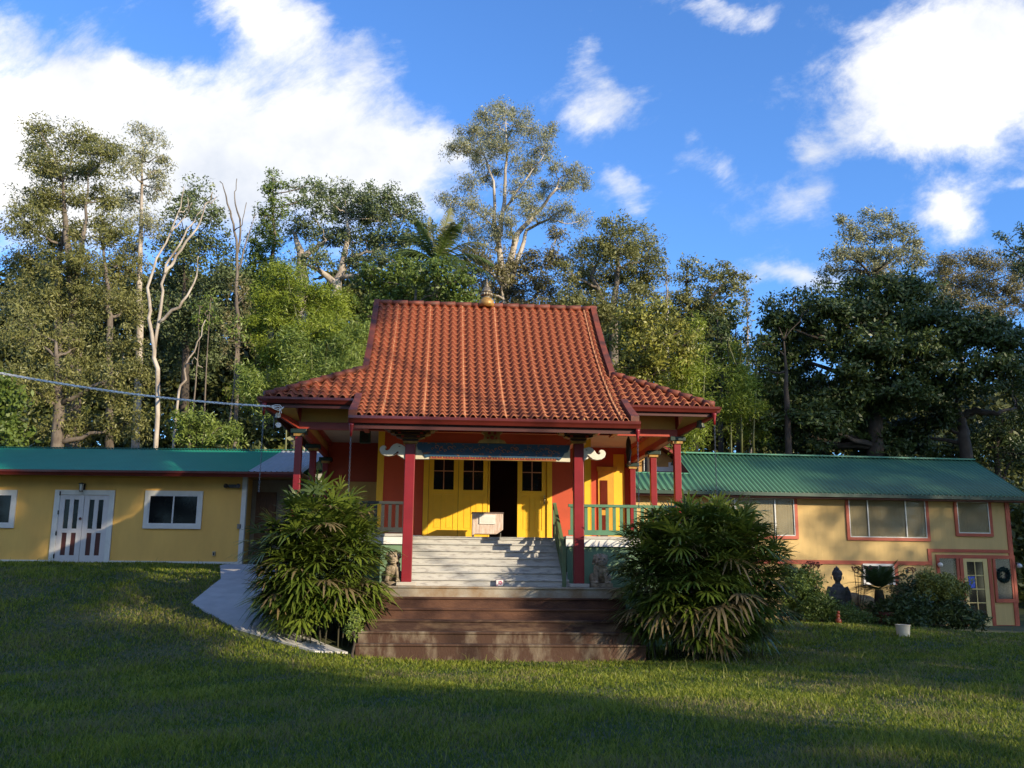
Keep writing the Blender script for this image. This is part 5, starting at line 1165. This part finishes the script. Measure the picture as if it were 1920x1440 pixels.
# undergrowth and far wood
def mass(name, boxes, n, size, asp, lm, droop=.1):
    C = []; RR = []
    for (xa, xb, ya, yb, za, zb, k) in boxes:
        x = rng.uniform(xa, xb, k); y = rng.uniform(ya, yb, k); z = terrain(x, y)+rng.uniform(za, zb, k); C += list(zip(x, y, z)); RR += list(rng.uniform(.6, 1.3, k))
    V, F, vv = leaf_cloud(np.array(C), np.array(RR), n, size, asp, droop, flat=.8); return tag(npmesh(name, V, F, lm, None, vv), kind='stuff')
mass('undergrowth', [(-30,-6,44,48,0,5.5,700),(-24,-5,36.5,43,0,3.6,700),(-6,8,36.5,44,0,5.0,500),(5,28,37,46,0,4.2,900)], 60, .30, .45, leafm('undergrowth leaf', (.04,.055,.012), (.14,.155,.035), trans=.2))
mass('far_wood', [(-34,30,50,58,0,8.5,1900),(-34,12,50,58,6,13.5,1900),(12,30,50,58,6,9,500)], 60, .42, .45, leafm('far wood leaf', (.045,.06,.018), (.13,.14,.045), trans=.2))
# ================================================================ RIGHT GARDEN
def shrub(label, px, py, rx, ry, Y, lm, leaf=.12, asp=.5, dens=1.0, name='garden_shrub', cat='shrub', n=5, seed=1, droop=.05, bark=B_DRK, group=None, sub=.22):
    r_ = np.random.default_rng(seed); cl = [(px+r_.uniform(-.55,.55)*rx, py+r_.uniform(-.5,.5)*ry, rx*r_.uniform(.5,.7), ry*r_.uniform(.5,.7)) for _ in range(n)]
    return tree(name, label, cat, Y, [([(px, py+ry*1.3), (px, py+ry*.4), (px, py)], .03), ([(px, py+ry), (px+rx*.5, py), (px+rx*.6, py-ry*.4)], .02)], cl, lm, bark, leaf, asp, droop, dens, .25, sub, seed=seed, twig=.6, group=group)
GS = 'shrubs of the garden bed before the lodge'
shrub('green shrub beside the right fan palm', 1505, 1120, 44, 50, 25.4, L_BRI, .10, .5, name='garden_shrub', seed=1, group=GS, n=7)
shrub('small leaved shrub right before the buddha', 1548, 1142, 46, 38, 24.9, L_MID, .075, .5, seed=2, group=GS, n=8)
shrub('low dark shrub right of the buddha', 1602, 1166, 42, 28, 24.8, L_MID, .07, .4, seed=3, group=GS)
shrub('clipped yellow green shrub left of the entrance door', 1757, 1100, 50, 34, 26.6, L_YEL, .09, .5, seed=4, group=GS, n=9)
shrub('dark shrub under the cycad and behind the bucket', 1684, 1150, 58, 40, 25.3, L_DRK, .12, .45, seed=5, group=GS, n=8)
shrub('dark glossy low plant left of the entrance door', 1785, 1158, 56, 30, 26.2, L_DRK, .16, .25, seed=6, group=GS, n=8)
shrub('dark bushy plant between cycad and clipped shrub', 1730, 1130, 56, 48, 27.0, L_DRK, .12, .4, seed=8, group=GS, n=8)
shrub('olive ground hugging plant right of the bucket', 1722, 1190, 26, 10, 24.2, L_OLV, .08, .4, seed=9, group=GS, n=4, sub=.14)
shrub('small bright plant at the left foot of the concrete steps', 664, 1170, 14, 26, 17.7, L_BRI, .10, .35, seed=10, n=4, sub=.12)
def cycad(label, px, py, Y, L, n, trunk_py, seed, c3=(.35,.25,.10)):
    r_ = np.random.default_rng(seed); c = at(px, py, Y); gz = tz(c.x, Y); t = thing('cycad', label, 'cycad', (c.x, Y, gz), 0, 'cycads of the garden bed'); zc = c.z-gz
    MB().lathe([(.12,0),(.15,zc*.3),(.13,zc*.8),(.10,zc)], 12).build('trunk', B_DRK, t); V = []; F = []; var = []; B = 0
    for i in range(n):
        az = 2*pi*i/n*3.7; el = r_.uniform(-.15, 1.05); l = L*r_.uniform(.85, 1.1); d = np.array([cos(az)*cos(el), sin(az)*cos(el), sin(el)]); s = np.array([-sin(az), cos(az), 0.0]); old = el < .35 and i % 3 == 0
        for k in range(26):
            q = .15+.85*k/25; p = np.array([0,0,zc])+d*l*q+np.array([0,0,-.38*l*q**2.2*cos(el)]); ll = .17*sin(pi*min(1, q*.8+.15)); tg = d
            for e in (-1, 1):
                a = s*e*.8+tg*.55; w = tg*.011; V += [p-w, p+w, p+a*ll+w*.2, p+a*ll-w*.2]; F.append((B,B+1,B+2,B+3)); var.append(.97 if old else r_.random()*.6); B += 4
    npmesh('fronds', V, F, leafm('cycad frond', (.025,.05,.014), (.09,.12,.03), c3=c3), t, var)
cycad('cycad with yellowing fronds right of the buddha', 1648, 1106, 25.6, 1.05, 84, 1170, 3)
cycad('dark cycad between the right fan palm and the buddha', 1487, 1095, 26.4, .9, 40, 1150, 5)
def flower_stalks(label, px, Y, tops, base_py):
    b0 = at(px, base_py, Y); gz = tz(b0.x, Y); t = thing('flower_stalks', label, 'plant', (b0.x, Y, gz), 0, 'rusty red flower stalks in the garden bed')
    for (qx, qy) in tops:
        p = at(qx, qy, Y+random.uniform(-.2,.2)); p = Vector((p.x-b0.x, p.y-Y, p.z-gz)); so_ = MB().tube([(random.uniform(-.1,.1),0,0), (p.x*.5, p.y*.5, p.z*.55), tuple(p)], [.012,.010,.007], 5).build('stalk', mat('rusty stalk', (.13,.05,.03), .7), t)
        hd = MB()
        for _ in range(9): q = p+Vector((random.uniform(-.12,.12), random.uniform(-.1,.1), random.uniform(-.05,.04))); hd.ell(q, (.028,.028,.014), 6); hd.tube([tuple(p-Vector((0,0,.12))), tuple(q)], .004, 4, False)
        hd.build('flower_head', mat('rusty red flower', (.22,.035,.02), .7), so_)
flower_stalks('rusty red flower stalks left of the buddha', 1522, 26.6, [(1508,1060),(1520,1055),(1526,1056),(1534,1058),(1515,1062)], 1150)
flower_stalks('rusty red flower stalks right of the buddha', 1612, 26.0, [(1601,1064),(1608,1066),(1616,1063),(1628,1066)], 1160)
flower_stalks('single rusty red flower stalk above the clipped shrub', 1702, 27.2, [(1700,1066),(1712,1066)], 1140)
p = at(1660, 1165, 25.2); t = thing('clay_pot', 'dark red clay pot under the cycad', 'pot', (p.x, 25.2, tz(p.x, 25.2))); MB().lathe([(.16,0),(.22,.30),(.25,.31),(.25,.38),(.21,.38),(.19,.30)], 20).build('body', mat('dark red clay', (.14,.02,.02), .6), t, smooth=False); MB().lathe([(.20,.30),(.19,.33),(.001,.34)], 16).build('soil', mat('soil', (.03,.02,.012), .95), t)
p = at(1572, 1165, 24.3); t = thing('orange_ornament', 'small orange red glazed ornament low in the garden bed', 'ornament', (p.x, 24.3, tz(p.x, 24.3))); MB().lathe([(.05,0),(.08,.05),(.07,.12),(.03,.16),(.05,.19),(.045,.23),(.02,.26)], 14).build('body', mat('orange glaze', (.34,.06,.02), .35), t, smooth=True); MB().ell((.01,-.01,.29),(.035,.035,.04),10).build('top', mat('orange glaze', (0,0,0)), t, smooth=True)
# rocks: small boulder behind
q = at(1630, 1135, 26.9)
t = thing('garden_boulder', 'ochre boulder behind the flower stalks right of the buddha', 'boulder', (q.x, 26.9, tz(q.x, 26.9)))
b_ = MB()
for k in range(9): b_.ell((random.uniform(-.45,.45), random.uniform(-.1,.25), random.uniform(.1,.75)), (random.uniform(.25,.45), .3, random.uniform(.15,.3)), 10)
tag(b_.build('rock', mat('ochre rock', (.42,.28,.11), .85, .2, 3, .6, 20, c2=(.16,.09,.05)), t, remesh=.04))

# ================================================================ TREES BESIDE AND BEHIND THE CAMERA (they shade the lawn)
hs = Vector((sd.x, sd.y)).normalized(); hp = Vector((-hs.y, hs.x))
def shade_tree(label, p, tt, top, low, rad, n, lf=.34, k=60):
    k = 85 if p < 8 and low < 10 else 60
    c = hs*tt+hp*p; gz = tz(c.x, c.y); r_ = np.random.default_rng(int(p*7+tt*3+500)); t = thing('lawn_tree', label, 'tree', (c.x, c.y, gz), 0, 'trees around the lawn')
    C = []; RR = []; g_ = .22 if low > 10 else 1; tb = MB().tube([(0,0,0),(.1,.1,low*.6),(0,0,(low+top)/2),(0,0,top*.9)], [.4*g_,.3*g_,.2*g_,.06], 9)
    for i in range(n):
        d = r_.normal(size=3); d /= np.linalg.norm(d); f = r_.random()**.4; q = (d[0]*rad*f, d[1]*rad*f, (low+top)/2+d[2]*(top-low)/2*f); C.append(q); RR.append(r_.uniform(.6, 1.15))
        if i % 3 == 0: tb.tube(bez((0,0,max(low*.7, q[2]-rad*.8)), q, (0,0,-.3), 5), [.09,.07,.05,.03,.015], 5, False)
    V, F, vv = leaf_cloud(np.array(C), np.array(RR), k, lf, .45, .1, flat=.8); npmesh('crown', V, F, L_DRK, t, vv); tb.build('trunk', B_DRK, t, smooth=True)
SH = [  # p across the sun, t towards the sun, top, low, radius, clumps, note
 (-9, 24, 19, 2, 5.5, 340), (-1, 20, 19, 2, 5.2, 400), (4.0, 25, 20.5, 1.5, 3.6, 360), (7.6, 22, 20, 1.5, 2.5, 290), (10.4, 22, 20.4, 14.0, 1.8, 150), (13.2, 22, 22.6, 18.9, 1.5, 180), (14.8, 22, 23.2, 20.6, .9, 50),  # high thin-trunked crowns are added out of view to shade the left building
 (16.8, 27, 15.1, 2, 2.3, 130), (20.5, 24, 13.5, 1.5, 3.2, 190), (26.5, 26, 17.6, 2, 3.8, 250), (34.5, 27, 26, 3, 4.6, 330), (41, 26, 28, 3, 5.5, 360), (50, 24, 22, 3, 6, 220)]
LBL = ['leafy tree farthest left behind the viewpoint', 'leafy tree shading the near lawn', 'leafy tree just behind the viewpoint to the right', 'narrow leafy tree beside the bright lawn gap', 'unseen high crown on a thin trunk, added to shade the left wall', 'unseen high crown added to shade the left wall and roof', 'highest unseen crown, added to shade the left teal roof', 'narrow leafy tree shading the temple steps', 'low leafy tree shading the right fan palm', 'leafy tree shading the lodge front', 'tall leafy tree right of the lodge', 'tallest leafy tree far right of the lodge', 'leafy tree at the far right end of the row']
for a, l_ in zip(SH, LBL): shade_tree(l_, *a)
for (x, y, l_) in ((-26,-14,'leafy tree far behind the viewpoint to the left'), (-10,-22,'leafy tree straight behind the viewpoint'), (6,-24,'leafy tree behind the viewpoint near the row'), (-34,2,'leafy tree out of view left of the lawn'), (-30,12,'leafy tree out of view beside the long yellow building'), (-18,-19,'leafy tree left of the one straight behind the viewpoint')):
    shade_tree(l_, x*hp.x+y*hp.y, x*hs.x+y*hs.y, 17, 1, 6, 260)
# ================================================================ GRASS
def inpoly(px, py, poly):
    r_ = np.zeros(len(px), bool); n = len(poly); j = n-1
    for i in range(n):
        xi, yi = poly[i]; xj, yj = poly[j]; c_ = ((yi > py) != (yj > py)) & (px < (xj-xi)*(py-yi)/(yj-yi+1e-12)+xi); r_ ^= c_; j = i
    return r_
def grass(N_):
    y = 5.5+22.5*rng.random(N_)**1.45; x = (rng.random(N_)-.5)*2*(y*.60+1.0)
    # patchy density
    pt_ = np.sin(x*1.3+.7*np.sin(y*1.1))*np.sin(y*1.7+x*.4)+.6*np.sin(x*3.1-y*2.3)
    keep = rng.random(N_) < .80+.15*pt_
    keep &= ~inpoly(x, y, PATH)
    lx = (x-TF.o.x)*TF.x.x+(y-TF.o.y)*TF.x.y; ly = (x-TF.o.x)*TF.y.x+(y-TF.o.y)*TF.y.y
    keep &= ~((np.abs(lx-.1) < 2.85) & (ly > -2.0)); keep &= ~((np.abs(lx) < 4.3) & (ly > .7)); keep &= ~((y > 27.8) & (x < -4))
    keep &= ~((np.hypot((x+3.8)/1.7, (y-19.8)/1.7) < 1)); keep &= ~((y > 25.6) & (x > 6.0))
    x, y, pt_ = x[keep], y[keep], pt_[keep]; n = len(x); z = terrain(x, y)
    tall = rng.random(n) < .006
    h = rng.uniform(.025, .07, n)*(1+.3*pt_)*(1+y*.012); h = np.where(tall, rng.uniform(.12, .26, n), h)
    w = rng.uniform(.0028, .0055, n)*np.clip(y/7, 1, 3.2); w = np.where(tall, w*.6, w)
    a = rng.uniform(0, 2*pi, n); ln = rng.uniform(.2, 1.0, n); la = rng.uniform(0, 2*pi, n)
    P = np.stack([x, y, z-.005], 1); s = np.stack([np.cos(a), np.sin(a), 0*a], 1)*w[:,None]; l = np.stack([np.cos(la), np.sin(la), 0*a], 1)*(h*ln)[:,None]; up = np.array([0,0,1.0])*h[:,None]
    V = np.stack([P-s, P+s, P+s*.75+l*.35+up*.55, P-s*.75+l*.35+up*.55, P+l+up*(1-.25*ln)[:,None]+s*.1, P+l+up*(1-.25*ln)[:,None]-s*.1], 1).reshape(-1,3)
    b = np.arange(n)*6; F = np.concatenate([np.stack([b,b+1,b+2,b+3],1), np.stack([b+3,b+2,b+4,b+5],1)])
    def vn(x, y, s, sd):
        r2 = np.random.default_rng(sd); G = r2.random((64, 64)); gx, gy = (x/s) % 63, (y/s) % 63; i, j = gx.astype(int), gy.astype(int); f, g = sm(gx-i), sm(gy-j); i2, j2 = (i+1) % 64, (j+1) % 64
        return (G[i,j]*(1-f)+G[i2,j]*f)*(1-g)+(G[i,j2]*(1-f)+G[i2,j2]*f)*g
    dry = sm((vn(x+40, y, 1.7, 1)*.6+vn(x+40, y, .6, 2)*.4-.50)/.16)
    v = np.clip(.30+.2*pt_+.30*rng.normal(size=n)+.25*(vn(x+40, y, .45, 3)-.5), 0, .86)
    v = np.where(rng.random(n) < dry*.45, 1.0, v); v = np.where(rng.random(n) < .04, 1.0, v); v = np.where(tall, .9, v)
    tag(npmesh('grass', V, F, leafmat('lawn grass', (.090,.145,.015), (.33,.36,.045), .45, .5, (.24,.22,.09), .3), None, np.concatenate([v, v])), kind='stuff')
grass(int(520000*1))
